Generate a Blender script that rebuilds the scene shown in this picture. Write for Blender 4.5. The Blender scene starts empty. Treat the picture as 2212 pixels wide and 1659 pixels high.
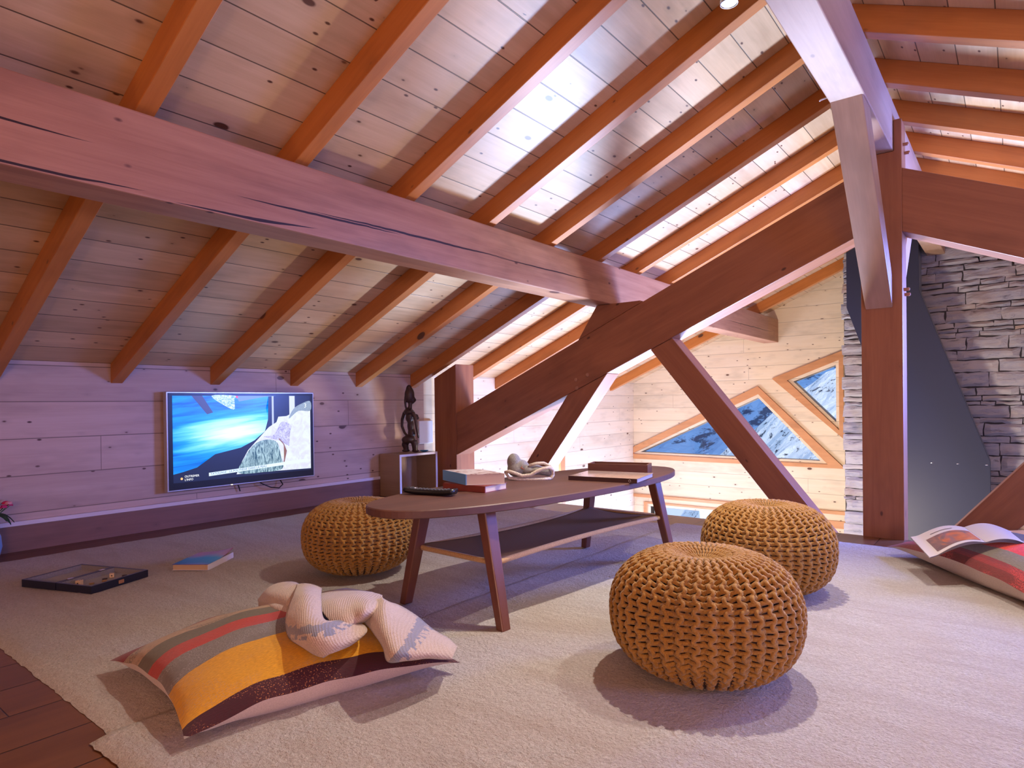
import bpy, bmesh, math, random
import numpy as np
from mathutils import Vector, Matrix, noise, geometry
PI = math.pi
C = bpy.context.scene.collection
SC = bpy.context.scene

# ------------------------------------------------------------------ camera, world, lights, exposure
CR = [[0.7807674597, 0.6247041134, -0.0121220672], [0.0049022916, 0.0132755706, 0.9998998584], [-0.6248024820, 0.7807486983, -0.0073026518]]
F_PX, CX, CY, EYE = 1381.67272, 1091.30677, 881.74182, Vector((0, 0, .74))
cam = bpy.data.cameras.new('camera')
cam.sensor_width = 36
cam.lens = F_PX / 2212 * 36
cam.shift_x = (1106 - CX) / 2212
cam.shift_y = (CY - 829.5) / 2212
cam.clip_start = .02
cam.clip_end = 600
camo = bpy.data.objects.new('camera', cam)
C.objects.link(camo)
r_, u_, f_ = [Vector(v) for v in CR]
camo.matrix_world = Matrix(((r_.x, u_.x, -f_.x, EYE.x), (r_.y, u_.y, -f_.y, EYE.y), (r_.z, u_.z, -f_.z, EYE.z), (0, 0, 0, 1)))
SC.camera = camo

def at(px, py, z):
    """the point of the room at height z that a sight line passes through"""
    d = r_ * ((px - CX) / F_PX) - u_ * ((py - CY) / F_PX) + f_
    return EYE + d * ((z - EYE.z) / d.z)

SC.view_settings.view_transform = 'Standard'
SC.view_settings.look = 'None'
SC.view_settings.gamma = 1
SC.view_settings.use_curve_mapping = False
SC.view_settings.exposure = 0.35

world = bpy.data.worlds.new('sky')
SC.world = world
world.use_nodes = True
bg = world.node_tree.nodes['Background']
bg.inputs[0].default_value = (.42, .62, 1, 1)
bg.inputs[1].default_value = .75

def light(name, kind, loc, target, energy, color, size=.1, size_y=None, spot=None, blend=.5, spread=None):
    l = bpy.data.lights.new(name, kind)
    l.energy = energy
    l.color = color
    if kind == 'AREA':
        l.size = size
        if size_y:
            l.shape = 'RECTANGLE'
            l.size_y = size_y
        if spread: l.spread = spread
    elif kind == 'SUN':
        l.angle = size
    else:
        l.shadow_soft_size = size
    if kind == 'SPOT':
        l.spot_size = spot
        l.spot_blend = blend
    o = bpy.data.objects.new(name, l)
    C.objects.link(o)
    o.location = loc
    o.rotation_euler = (Vector(target) - Vector(loc)).to_track_quat('-Z', 'Y').to_euler()
    return o

COOL = (.42, .56, 1)
WARM = (1, .66, .38)
light('sun', 'SUN', (20, 0, 22), (-10, 30, 5), 2.2, (1, .95, .88), .01)
# daylight through the tall windows of the storey below and of the left wall
light('daylight_lower_windows', 'AREA', (-2.85, 7.8, -1.5), (-1.6, 1.6, 2.2), 150, (.36, .50, 1), 1.9, 1.5)
light('daylight_left_window', 'AREA', (-3.95, 5.83, -.8), (-2.5, 6.8, -.2), 34, (.7, .78, 1), .4, 1.4)
light('added_blue_fill_void', 'AREA', (.95, 4.95, 1.15), (-1.5, 2.6, 0), 210, (.15, .25, 1), .9, .8)  # added blue fill for the rug; no roof window is built here
light('added_blue_fill_side', 'AREA', (2.0, 2.0, .85), (-1.6, 2.25, 0), 28, (.20, .32, 1), .8, .6)  # second added blue fill, low on the right with no window behind it
# added area light for brightness rising from the storey below; no lamp stands there
light('added_floor_bounce', 'AREA', (-1.35, 6.25, -2.4), (-1.5, 2.2, 2.0), 170, (.40, .57, 1), .7, .7, spread=math.radians(95))
light('wall_washer', 'AREA', (-2.6, 6.3, -1.6), (-3.6, 6.8, .9), 12, (.82, .84, 1), .5, .5)
light('added_purple_fill', 'AREA', (1.9, -1.7, 1.2), (-2.6, 2.2, .9), 34, (.80, .50, .85), 1.3, 1.0)  # added purple ambient fill behind the camera; the back wall has no opening
# halogen spots under the roof
light('spot_lamp', 'SPOT', (-.84, 2.43, 2.215), (-.85, 1.75, 0), 150, (1, .90, .78), .02, spot=math.radians(92), blend=1)
light('spot_lamp_right', 'SPOT', (-.1, 2.6, 2.05), (-.1, 2.0, 0), 60, (1, .92, .82), .02, spot=math.radians(110), blend=.8)
light('added_warm_fill', 'POINT', (1.1, -1.0, 1.0), (0, 0, 0), 62, (1, .60, .28), .2)  # added warm ambient fill, unseen behind the camera
light('added_warm_fill_left', 'POINT', (-2.0, -1.0, .9), (0, 0, 0), 10, (1, .62, .32), .15)  # added to lift the low left ceiling; no fixture is modelled
light('added_warm_fill_void', 'POINT', (-1.3, 5.1, -.7), (0, 0, 0), 150, (1, .80, .58), .12)  # added warm fill for the rafters past the truss, without a fixture

# ------------------------------------------------------------------ helpers
def tag(o, label=None, cat=None, group=None, kind=None):
    if label: o['label'] = label
    if cat: o['category'] = cat
    if group: o['group'] = group
    if kind: o['kind'] = kind
    return o

def mkobj(name, me, mat=None, parent=None):
    o = bpy.data.objects.new(name, me)
    C.objects.link(o)
    if mat is not None:
        for m in (mat if isinstance(mat, (list, tuple)) else [mat]): me.materials.append(m)
    if parent is not None: o.parent = parent
    return o

def empty(name, label, cat, loc=(0, 0, 0), rz=0, group=None):
    o = bpy.data.objects.new(name, None)
    C.objects.link(o)
    o.empty_display_size = .1
    o.location = loc
    o.rotation_euler = (0, 0, rz)
    return tag(o, label, cat, group)

def from_bm(name, bm, mat=None, parent=None, smooth=False):
    bmesh.ops.recalc_face_normals(bm, faces=bm.faces)
    me = bpy.data.meshes.new(name)
    bm.to_mesh(me)
    bm.free()
    if smooth:
        for p in me.polygons: p.use_smooth = True
    return mkobj(name, me, mat, parent)

def set_frame(o, origin, xa, ya):
    """gives a world-space mesh a local frame (x = grain direction) without moving it"""
    xa = Vector(xa).normalized()
    ya = Vector(ya)
    ya = (ya - xa * ya.dot(xa)).normalized()
    za = xa.cross(ya)
    M = Matrix(((xa.x, ya.x, za.x, origin[0]), (xa.y, ya.y, za.y, origin[1]), (xa.z, ya.z, za.z, origin[2]), (0, 0, 0, 1)))
    o.data.transform(M.inverted())
    o.matrix_world = M
    return o

def add_box(bm, lo, hi, M=None):
    r = bmesh.ops.create_cube(bm, size=1)
    for v in r['verts']:
        v.co = Vector([lo[i] + (v.co[i] + .5) * (hi[i] - lo[i]) for i in range(3)])
        if M is not None: v.co = M @ v.co
    return r['verts']

def bevel_all(bm, w=.004, seg=2):
    bmesh.ops.bevel(bm, geom=list(bm.edges), offset=w, segments=seg, affect='EDGES', profile=.5)

def box(name, lo, hi, mat, parent=None, bev=.003, seg=2, M=None):
    bm = bmesh.new()
    add_box(bm, lo, hi, M)
    if bev: bevel_all(bm, bev, seg)
    return from_bm(name, bm, mat, parent)

def add_prism(bm, pts, a, b, axis='Y'):
    """polygon extruded between a and b along an axis; pts are the other two coordinates in order"""
    def mk(p, t):
        if axis == 'Y': return (p[0], t, p[1])
        if axis == 'X': return (t, p[0], p[1])
        return (p[0], p[1], t)
    va = [bm.verts.new(mk(p, a)) for p in pts]
    vb = [bm.verts.new(mk(p, b)) for p in pts]
    bm.faces.new(va)
    bm.faces.new(vb[::-1])
    n = len(pts)
    for i in range(n): bm.faces.new((va[i], va[(i + 1) % n], vb[(i + 1) % n], vb[i]))

def prism(name, pts, a, b, mat, axis='Y', parent=None, bev=.004, xa=None, ya=None, seg=2):
    bm = bmesh.new()
    add_prism(bm, pts, a, b, axis)
    bmesh.ops.recalc_face_normals(bm, faces=bm.faces)
    if bev: bevel_all(bm, bev, seg)
    o = from_bm(name, bm, mat, parent)
    if xa is not None:
        p = [Vector(v.co) for v in o.data.vertices]
        c = sum(p, Vector()) / len(p)
        set_frame(o, c, xa, ya)
    return o

def add_tube(bm, pts, rad, sides=8, closed=False, caps=True):
    pts = [Vector(p) for p in pts]
    n = len(pts)
    rr = rad if isinstance(rad, (list, tuple)) else [rad] * n
    prev = None
    rings = []
    for i, p in enumerate(pts):
        a = pts[i - 1] if (i > 0 or closed) else pts[i]
        b = pts[(i + 1) % n] if (i < n - 1 or closed) else pts[i]
        t = (b - a).normalized()
        if prev is None:
            prev = t.orthogonal().normalized()
        prev = (prev - t * prev.dot(t))
        if prev.length < 1e-6: prev = t.orthogonal()
        prev.normalize()
        q = t.cross(prev)
        rings.append([bm.verts.new(p + (prev * math.cos(2 * PI * k / sides) + q * math.sin(2 * PI * k / sides)) * rr[i]) for k in range(sides)])
    m = n if closed else n - 1
    for i in range(m):
        A, B = rings[i], rings[(i + 1) % n]
        for k in range(sides): bm.faces.new((A[k], A[(k + 1) % sides], B[(k + 1) % sides], B[k]))
    if caps and not closed:
        bm.faces.new(rings[0][::-1])
        bm.faces.new(rings[-1])

def add_lathe(bm, prof, n=24, c=(0, 0, 0)):
    c = Vector(c)
    rings = []
    for r, z in prof:
        rings.append([bm.verts.new(c + Vector((r * math.cos(2 * PI * k / n), r * math.sin(2 * PI * k / n), z))) for k in range(n)])
    for i in range(len(rings) - 1):
        for k in range(n): bm.faces.new((rings[i][k], rings[i][(k + 1) % n], rings[i + 1][(k + 1) % n], rings[i + 1][k]))
    bm.faces.new(rings[0][::-1])
    bm.faces.new(rings[-1])

def add_ball(bm, c, r, seg=12, rings=8, M=None):
    s = bmesh.ops.create_uvsphere(bm, u_segments=seg, v_segments=rings, radius=1)
    r = r if isinstance(r, (list, tuple)) else (r, r, r)
    for v in s['verts']:
        p = Vector((v.co.x * r[0], v.co.y * r[1], v.co.z * r[2]))
        if M is not None: p = M @ p
        v.co = p + Vector(c)

def grid_obj(name, fn, nu, nv, mat, parent=None, smooth=True, thick=0, closed_u=False):
    P = [[Vector(fn(i / nu, j / nv)) for j in range(nv + 1)] for i in range(nu + 1)]
    verts = [tuple(p) for row in P for p in row]
    W = nv + 1
    faces = [(i * W + j, (i + 1) * W + j, (i + 1) * W + j + 1, i * W + j + 1) for i in range(nu) for j in range(nv)]
    me = bpy.data.meshes.new(name)
    me.from_pydata(verts, [], faces)
    me.update()
    if smooth:
        for p in me.polygons: p.use_smooth = True
    o = mkobj(name, me, mat, parent)
    if thick:
        md = o.modifiers.new('thickness', 'SOLIDIFY')
        md.thickness = thick
        md.offset = 0
    return o

def flat_poly(name, outer, holes, depth, mat, parent=None):
    """2-D polygon with holes, extruded by depth; lies in local XY"""
    cu = bpy.data.curves.new(name, 'CURVE')
    cu.dimensions = '2D'
    cu.fill_mode = 'BOTH'
    cu.extrude = depth / 2
    for loop in [outer] + holes:
        s = cu.splines.new('POLY')
        s.points.add(len(loop) - 1)
        for p, q in zip(s.points, loop): p.co = (q[0], q[1], 0, 1)
        s.use_cyclic_u = True
    t = bpy.data.objects.new('tmp', cu)
    C.objects.link(t)
    dg = bpy.context.evaluated_depsgraph_get()
    me = bpy.data.meshes.new_from_object(t.evaluated_get(dg))
    bpy.data.objects.remove(t)
    bpy.data.curves.remove(cu)
    me.name = name
    me.materials.clear()
    return mkobj(name, me, mat, parent)

def text_mesh(name, body, size, mat, parent=None, align='LEFT', extrude=.0004, sx=1):
    cu = bpy.data.curves.new(name, 'FONT')
    cu.body = body
    cu.size = size
    cu.align_x = align
    cu.extrude = extrude
    t = bpy.data.objects.new('tmp', cu)
    C.objects.link(t)
    dg = bpy.context.evaluated_depsgraph_get()
    me = bpy.data.meshes.new_from_object(t.evaluated_get(dg))
    bpy.data.objects.remove(t)
    bpy.data.curves.remove(cu)
    me.name = name
    me.materials.clear()
    if sx != 1: me.transform(Matrix.Diagonal((sx, 1, 1, 1)))
    return mkobj(name, me, mat, parent)

# ------------------------------------------------------------------ materials
class NT:
    def __init__(s, name):
        s.m = bpy.data.materials.new(name)
        s.m.use_nodes = True
        s.t = s.m.node_tree
        s.b = s.t.nodes['Principled BSDF']
    def n(s, kind, **kw):
        x = s.t.nodes.new(kind)
        for k, v in kw.items(): setattr(x, k, v)
        return x
    def l(s, a, b): s.t.links.new(a, b)
    def math(s, op, a, b=None, c=None, clamp=False):
        x = s.n('ShaderNodeMath', operation=op, use_clamp=clamp)
        for i, v in enumerate((a, b, c)):
            if v is None: continue
            if isinstance(v, (int, float)): x.inputs[i].default_value = v
            else: s.l(v, x.inputs[i])
        return x.outputs[0]
    def mix(s, f, a, b, blend='MIX'):
        x = s.n('ShaderNodeMix', data_type='RGBA', blend_type=blend)
        for i, v in ((0, f), (6, a), (7, b)):
            if isinstance(v, (int, float)): x.inputs[i].default_value = v
            elif isinstance(v, (tuple, list)): x.inputs[i].default_value = (*v[:3], 1)
            else: s.l(v, x.inputs[i])
        return x.outputs[2]
    def noise(s, vec, scale, detail=3, rough=.5, dist=0):
        x = s.n('ShaderNodeTexNoise')
        x.inputs['Scale'].default_value = scale
        x.inputs['Detail'].default_value = detail
        x.inputs['Roughness'].default_value = rough
        x.inputs['Distortion'].default_value = dist
        if vec is not None: s.l(vec, x.inputs['Vector'])
        return x.outputs[0]
    def vmul(s, v, k):
        x = s.n('ShaderNodeVectorMath', operation='MULTIPLY')
        s.l(v, x.inputs[0])
        x.inputs[1].default_value = k
        return x.outputs[0]
    def ramp(s, f, stops):
        x = s.n('ShaderNodeValToRGB')
        e = x.color_ramp.elements
        while len(e) < len(stops): e.new(.5)
        for q, (p, c) in zip(e, stops):
            q.position = p
            q.color = (*c, 1) if len(c) == 3 else c
        s.l(f, x.inputs[0])
        return x.outputs[0]
    def mr(s, v, a, b, c=0, d=1):
        x = s.n('ShaderNodeMapRange')
        x.clamp = True
        s.l(v, x.inputs[0])
        for i, q in enumerate((a, b, c, d)): x.inputs[i + 1].default_value = q
        return x.outputs[0]
    def bump(s, h, strength=.3, dist=.002):
        x = s.n('ShaderNodeBump')
        x.inputs['Strength'].default_value = strength
        x.inputs['Distance'].default_value = dist
        s.l(h, x.inputs['Height'])
        s.l(x.outputs[0], s.b.inputs['Normal'])
    def col(s, c):
        if isinstance(c, (tuple, list)): s.b.inputs['Base Color'].default_value = (*c[:3], 1)
        else: s.l(c, s.b.inputs['Base Color'])
    def rough(s, r): s.b.inputs['Roughness'].default_value = r

def plain(name, c, rough=.5, metal=0, emit=None, es=1, spec=.5, bump=None):
    k = NT(name)
    k.col(c)
    k.rough(rough)
    k.b.inputs['Metallic'].default_value = metal
    k.b.inputs['Specular IOR Level'].default_value = spec
    if emit:
        k.b.inputs['Emission Color'].default_value = (*emit, 1)
        k.b.inputs['Emission Strength'].default_value = es
    if bump:
        tc = k.n('ShaderNodeTexCoord')
        k.bump(k.noise(tc.outputs['Object'], bump[0], 4), bump[1], bump[2])
    return k.m

def wood(name, light_c, dark_c, plank=0, groove_k=.22, knot=.5, knot_c=(.10, .035, .015), groove=.003, rough=.5, var=.12, cracks=(), tint=.0, joint=0):
    """wood with the grain along local X; plank > 0 draws boards stacked along local Y"""
    k = NT(name)
    tc = k.n('ShaderNodeTexCoord')
    oi = k.n('ShaderNodeObjectInfo')
    sep = k.n('ShaderNodeSeparateXYZ')
    k.l(tc.outputs['Object'], sep.inputs[0])
    x, y, z = sep.outputs
    rnd = k.math('MULTIPLY', oi.outputs['Random'], 41.0)
    gmask = None
    if plank:
        yi = k.math('DIVIDE', y, plank)
        idx = k.math('FLOOR', yi)
        fr = k.math('SUBTRACT', yi, idx)
        e = k.math('MINIMUM', fr, k.math('SUBTRACT', 1.0, fr))
        gmask = k.mr(e, groove / plank * .5, groove / plank, 1, 0)
        wn = k.n('ShaderNodeTexWhiteNoise', noise_dimensions='1D')
        k.l(idx, wn.inputs['W'])
        pv = wn.outputs['Value']
        if joint:
            xj = k.math('ADD', k.math('DIVIDE', x, joint), k.math('MULTIPLY', pv, 7.3))
            fj = k.math('FRACT', xj)
            ej = k.math('MINIMUM', fj, k.math('SUBTRACT', 1.0, fj))
            gmask = k.math('MAXIMUM', gmask, k.mr(ej, groove / joint * .3, groove / joint * .7, 1, 0))
        xo = k.math('ADD', x, k.math('MULTIPLY', pv, 23.0))
    else:
        pv = oi.outputs['Random']
        xo = k.math('ADD', x, rnd)
    cmb = k.n('ShaderNodeCombineXYZ')
    k.l(xo, cmb.inputs[0]); k.l(y, cmb.inputs[1]); k.l(z, cmb.inputs[2])
    v = cmb.outputs[0]
    g1 = k.noise(k.vmul(v, (1.3, 26, 26)), 1, 5, .6, .6)
    g2 = k.noise(k.vmul(v, (.5, 5, 5)), 1, 3, .5, 1.2)
    g3 = k.noise(k.vmul(v, (6, 160, 160)), 1, 2, .5)
    g = k.math('ADD', k.math('MULTIPLY', g1, .5), k.math('ADD', k.math('MULTIPLY', g2, .35), k.math('MULTIPLY', g3, .15)))
    g = k.mr(g, .34, .66, 0, 1)
    c = k.mix(g, dark_c, light_c)
    hv = k.n('ShaderNodeHueSaturation')
    k.l(c, hv.inputs['Color'])
    k.l(k.mr(pv, 0, 1, 1 - var, 1 + var), hv.inputs['Value'])
    c = hv.outputs[0]
    kh = None
    if knot:
        vo = k.n('ShaderNodeTexVoronoi', feature='F1', voronoi_dimensions='2D' if plank else '3D')
        vo.inputs['Scale'].default_value = 1
        wv = k.vmul(v, (2.6, 5.2, 5.2 if not plank else .01))
        k.l(wv, vo.inputs['Vector'])
        sel = k.n('ShaderNodeSeparateColor')
        k.l(vo.outputs['Color'], sel.inputs[0])
        thr = k.math('MULTIPLY', k.math('MULTIPLY', sel.outputs[0], sel.outputs[1]), .075 if plank else .17 * knot)
        thr = k.math('ADD', thr, k.math('MULTIPLY', k.math('SUBTRACT', k.math('GREATER_THAN', sel.outputs[2], .55 if plank else .35), .6 if plank else 0), .03 if plank else .022 * knot))
        dn = k.math('SUBTRACT', vo.outputs['Distance'], thr)
        ring = k.mr(dn, -.01, .09, .75, 0)
        core = k.mr(dn, -.012, .012, 1, 0)
        c = k.mix(k.math('MULTIPLY', ring, .4), c, tuple(a * .55 for a in dark_c))
        c = k.mix(core, c, knot_c)
        v2_ = k.n('ShaderNodeTexVoronoi', feature='F1', voronoi_dimensions='2D' if plank else '3D')
        v2_.inputs['Scale'].default_value = 1
        k.l(k.vmul(v, (7.5, 15, 15 if not plank else .01)), v2_.inputs['Vector'])
        s2_ = k.n('ShaderNodeSeparateColor')
        k.l(v2_.outputs['Color'], s2_.inputs[0])
        nb = k.noise(k.vmul(v, (1.1, 1.6, 1.6)), 1, 2)
        on = k.math('GREATER_THAN', k.math('ADD', s2_.outputs[0], k.math('MULTIPLY', k.math('SUBTRACT', nb, .5), 1.2)), .86 if plank else .87)
        pin = k.math('MULTIPLY', k.mr(v2_.outputs['Distance'], .05 if plank else .07, .10 if plank else .14, 1, 0), on)
        c = k.mix(k.math('MULTIPLY', pin, min(1, knot)), c, knot_c)
        blo = k.noise(k.vmul(v, (2.2, 7, 7)), 1, 3, .6)
        c = k.mix(k.mr(blo, .50, .72, 0, .42), c, tuple(a * .55 for a in dark_c))
    for (y0, slope, amp, w, xa, xb, axis) in cracks:
        # a drying crack that wanders along the beam
        s_ = z if axis == 'Z' else y
        nz = k.noise(k.vmul(v, (1.7, 0, 0)), 1, 4, .6)
        cen = k.math('ADD', k.math('ADD', k.math('MULTIPLY', x, slope), y0), k.math('MULTIPLY', k.math('SUBTRACT', nz, .5), amp))
        dd = k.math('ABSOLUTE', k.math('SUBTRACT', s_, cen))
        mid, half = (xa + xb) / 2, (xb - xa) / 2
        taper = k.math('SUBTRACT', 1.0, k.math('POWER', k.math('ABSOLUTE', k.math('DIVIDE', k.math('SUBTRACT', x, mid), half)), 2), clamp=True)
        ww = k.math('MULTIPLY', taper, w)
        cm = k.math('MULTIPLY', k.math('LESS_THAN', dd, ww), k.math('LESS_THAN', k.math('ABSOLUTE', s_), .130))
        c = k.mix(cm, c, (.035, .012, .008))
    if gmask is not None:
        c = k.mix(gmask, c, tuple(a * groove_k for a in dark_c))
        h = k.math('SUBTRACT', k.math('MULTIPLY', g1, .12), gmask)
    else:
        h = k.math('MULTIPLY', g1, .15)
    k.col(c)
    k.rough(rough)
    k.bump(h, .35, .004)
    return k.m

M = {}
M['ceiling'] = wood('pine_ceiling_boards', (.72, .50, .29), (.58, .375, .20), plank=.161, knot=1.5, rough=.42, var=.1)
M['rafter'] = wood('honey_stained_timber', (.60, .215, .045), (.46, .145, .026), knot=.7, rough=.42, var=.08)
M['truss'] = wood('brown_stained_timber', (.37, .140, .058), (.25, .086, .036), knot=.85, rough=.45, var=.06, knot_c=(.05, .015, .01))
M['pale_beam'] = wood('pale_timber', (.52, .33, .22), (.42, .25, .16), knot=.5, rough=.5, var=.04)
M['wall'] = wood('pine_wall_planks', (.60, .44, .36), (.50, .34, .265), plank=.195, knot=1.5, groove_k=.40, rough=.5, var=.07, joint=2.6)
M['wall_far'] = wood('light_pine_wall_planks', (.84, .72, .54), (.78, .63, .43), plank=.165, knot=.85, groove_k=.62, rough=.5, var=.05, joint=3.4)
M['frame'] = wood('orange_window_timber', (.68, .33, .14), (.56, .25, .10), knot=.4, rough=.4, var=.04)
M['plinth'] = wood('brown_plinth_board', (.26, .12, .075), (.19, .085, .052), knot=.3, rough=.5, var=.04)
M['floor'] = wood('brown_floor_boards', (.185, .072, .028), (.12, .043, .017), plank=.19, knot=.3, rough=.35, var=.1, joint=1.9)
M['walnut'] = wood('walnut_veneer', (.145, .062, .042), (.095, .038, .027), knot=0, rough=.5, var=.02)
M['walnut_dark'] = wood('walnut_legs', (.17, .06, .035), (.11, .036, .022), knot=0, rough=.35, var=.02)
M['oak'] = wood('light_oak', (.38, .25, .15), (.30, .19, .11), knot=0, rough=.5, var=.02)
M['white'] = plain('white_lacquer', (.84, .84, .86), .4)
M['trim'] = plain('pale_painted_trim', (.70, .62, .62), .5)
M['black'] = plain('black_plastic', (.012, .012, .014), .28)
M['rubber'] = plain('grey_rubber_keys', (.09, .09, .10), .6)
M['silver'] = plain('silver_bezel', (.62, .6, .62), .3, .7)
M['hood'] = plain('dark_slate_metal', (.017, .025, .058), .5, .1, bump=(300, .15, .001))
M['hood_edge'] = plain('brushed_hood_edge', (.18, .21, .27), .4, .3)
M['copper'] = plain('copper_peg', (.42, .20, .11), .4, .2)
M['statue'] = plain('dark_carved_wood', (.045, .022, .018), .42, bump=(45, .5, .004))
M['bulb'] = plain('lit_halogen', (1, 1, 1), .5, emit=(.75, .88, 1), es=14)
M['chrome'] = plain('brushed_chrome', (.7, .72, .78), .2, 1)

# purlin gets its own local-frame cracks (x runs along the beam from its middle)
M['purlin'] = wood('rosy_old_timber_beam', (.56, .285, .155), (.37, .155, .080), knot=1.1, rough=.5, var=.05, knot_c=(.10, .03, .02),
                   cracks=((-.055, .030, .03, .0055, -2.95, -2.05, 'Z'), (.012, .008, .02, .004, -2.9, -2.2, 'Z'), (-.004, .070, .03, .0085, -2.45, -1.40, 'Z'),
                           (-.03, .012, .03, .0045, -1.75, -.95, 'Z'), (-.015, .016, .03, .005, -1.45, -.15, 'Z'), (-.02, .012, .03, .0035, -.35, .75, 'Z'), (-.03, .0, .03, .003, 3.2, 4.8, 'Z')))

def glass_mat():
    k = NT('window_glass')
    t = k.t
    out = [n for n in t.nodes if n.type == 'OUTPUT_MATERIAL'][0]
    tr = k.n('ShaderNodeBsdfTransparent')
    gl = k.n('ShaderNodeBsdfGlossy')
    gl.inputs['Roughness'].default_value = .02
    fr = k.n('ShaderNodeFresnel')
    fr.inputs[0].default_value = 1.3
    mx = k.n('ShaderNodeMixShader')
    k.l(fr.outputs[0], mx.inputs[0]); k.l(tr.outputs[0], mx.inputs[1]); k.l(gl.outputs[0], mx.inputs[2])
    k.l(mx.outputs[0], out.inputs[0])
    return k.m
M['glass'] = glass_mat()

def stone_mat():
    k = NT('grey_slate_stone')
    geo = k.n('ShaderNodeNewGeometry')
    tc = k.n('ShaderNodeTexCoord')
    isl = geo.outputs['Random Per Island']
    base = k.ramp(isl, [(0, (.17, .18, .24)), (.3, (.30, .31, .39)), (.55, (.25, .27, .36)), (.8, (.42, .41, .43)), (.93, (.31, .31, .36)), (1, (.40, .25, .15))])
    n1 = k.noise(k.vmul(tc.outputs['Object'], (6, 6, 22)), 1, 6, .7, .5)
    n2 = k.noise(tc.outputs['Object'], 3, 3, .5)
    c = k.mix(k.mr(n1, .35, .7, 0, .75), base, (.48, .45, .45))
    c = k.mix(k.mr(n2, .5, .7, 0, .4), c, (.30, .19, .13))
    c = k.mix(k.mr(n1, .3, .42, .7, 0), c, (.05, .045, .055))
    k.col(c)
    k.rough(.75)
    k.bump(n1, .8, .02)
    return k.m
M['stone'] = stone_mat()
M['mortar'] = plain('dark_mortar', (.05, .045, .05), .9, bump=(40, .5, .01))

def yarn_mat():
    k = NT('mustard_cotton_yarn')
    tc = k.n('ShaderNodeTexCoord')
    n1 = k.noise(tc.outputs['Object'], 260, 3, .6)
    n2 = k.noise(tc.outputs['Object'], 9, 2, .5)
    c = k.mix(k.mr(n1, .35, .65), (.24, .108, .013), (.38, .185, .030))
    c = k.mix(k.mr(n2, .4, .7, 0, .25), c, (.50, .26, .06))
    k.col(c)
    k.rough(.85)
    k.b.inputs['Sheen Weight'].default_value = .25
    k.bump(n1, .35, .002)
    return k.m
M['yarn'] = yarn_mat()
M['yarn_core'] = plain('dark_mustard_core', (.045, .016, .004), .95)  # core colour darkened so the stitch gaps read as deep shade

def rug_mat():
    k = NT('cream_shag_wool')
    tc = k.n('ShaderNodeTexCoord')
    o = tc.outputs['Object']
    n1 = k.noise(o, 150, 4, .75)
    n2 = k.noise(k.vmul(o, (3.2, 1.3, 1)), 1, 4, .6, .6)
    n3 = k.noise(o, 45, 3, .7)
    c = k.mix(k.mr(n1, .3, .7), (.46, .385, .335), (.84, .765, .71))
    n4 = k.noise(k.vmul(o, (1.2, 5.5, 1)), 1, 4, .65, 1.2)
    c = k.mix(k.mr(n4, .44, .66, 0, .50), c, (.47, .355, .29))
    c = k.mix(k.mr(n2, .40, .68, 0, .40), c, (.60, .47, .38))
    k.col(c)
    k.rough(.95)
    k.b.inputs['Sheen Weight'].default_value = .3
    k.b.inputs['Sheen Roughness'].default_value = .6
    k.bump(k.math('ADD', k.math('MULTIPLY', n1, .6), n3), 1.0, .022)
    return k.m
M['rug'] = rug_mat()

def fabric(name, c1, c2, scale=500, rough=.9, sheen=.2, bump=.3):
    k = NT(name)
    tc = k.n('ShaderNodeTexCoord')
    n1 = k.noise(tc.outputs['Object'], scale, 2, .6)
    k.col(k.mix(k.mr(n1, .35, .65), c1, c2))
    k.rough(rough)
    k.b.inputs['Sheen Weight'].default_value = sheen
    k.bump(n1, bump, .0015)
    return k.m
M['cream'] = fabric('cream_cotton_backing', (.56, .42, .34), (.66, .51, .42), 320)

def kilim(name, stops, spec_a, spec_b):
    """woven stripes across local Y (0..1 over the cushion), flecks in some stripes"""
    k = NT(name)
    tc = k.n('ShaderNodeTexCoord')
    at_ = k.n('ShaderNodeAttribute', attribute_name='uvw')
    sep = k.n('ShaderNodeSeparateXYZ')
    k.l(at_.outputs['Vector'], sep.inputs[0])
    u, v = sep.outputs[0], sep.outputs[1]
    wob = k.noise(k.vmul(at_.outputs['Vector'], (3, 12, 0)), 1, 3)
    vv = k.math('ADD', v, k.math('MULTIPLY', k.math('SUBTRACT', wob, .5), .02))
    x = k.n('ShaderNodeValToRGB')
    x.color_ramp.interpolation = 'CONSTANT'
    e = x.color_ramp.elements
    while len(e) < len(stops): e.new(.5)
    for q, (p, c) in zip(e, stops):
        q.position = p
        q.color = (*c, 1)
    k.l(vv, x.inputs[0])
    c = x.outputs[0]
    w1 = k.noise(k.vmul(at_.outputs['Vector'], (60, 260, 0)), 1, 2, .6)
    w2 = k.noise(k.vmul(at_.outputs['Vector'], (170, 230, 0)), 1, 2, .6)
    c = k.mix(k.mr(w1, .3, .7, .0, .35), c, tuple([.02, .012, .01]))
    blot = k.noise(k.vmul(at_.outputs['Vector'], (4.5, 9, 0)), 1, 2)
    for (a, b, col, t0, t1) in spec_a:
        inside = k.math('MULTIPLY', k.math('GREATER_THAN', vv, a), k.math('LESS_THAN', vv, b))
        fl = k.math('MULTIPLY', k.mr(w2, t0, t0 + .04), k.mr(blot, t1, t1 + .06))
        c = k.mix(k.math('MULTIPLY', inside, fl), c, col)
    k.col(c)
    k.rough(.9)
    k.b.inputs['Sheen Weight'].default_value = .15
    k.bump(w1, .5, .003)
    return k.m
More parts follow.
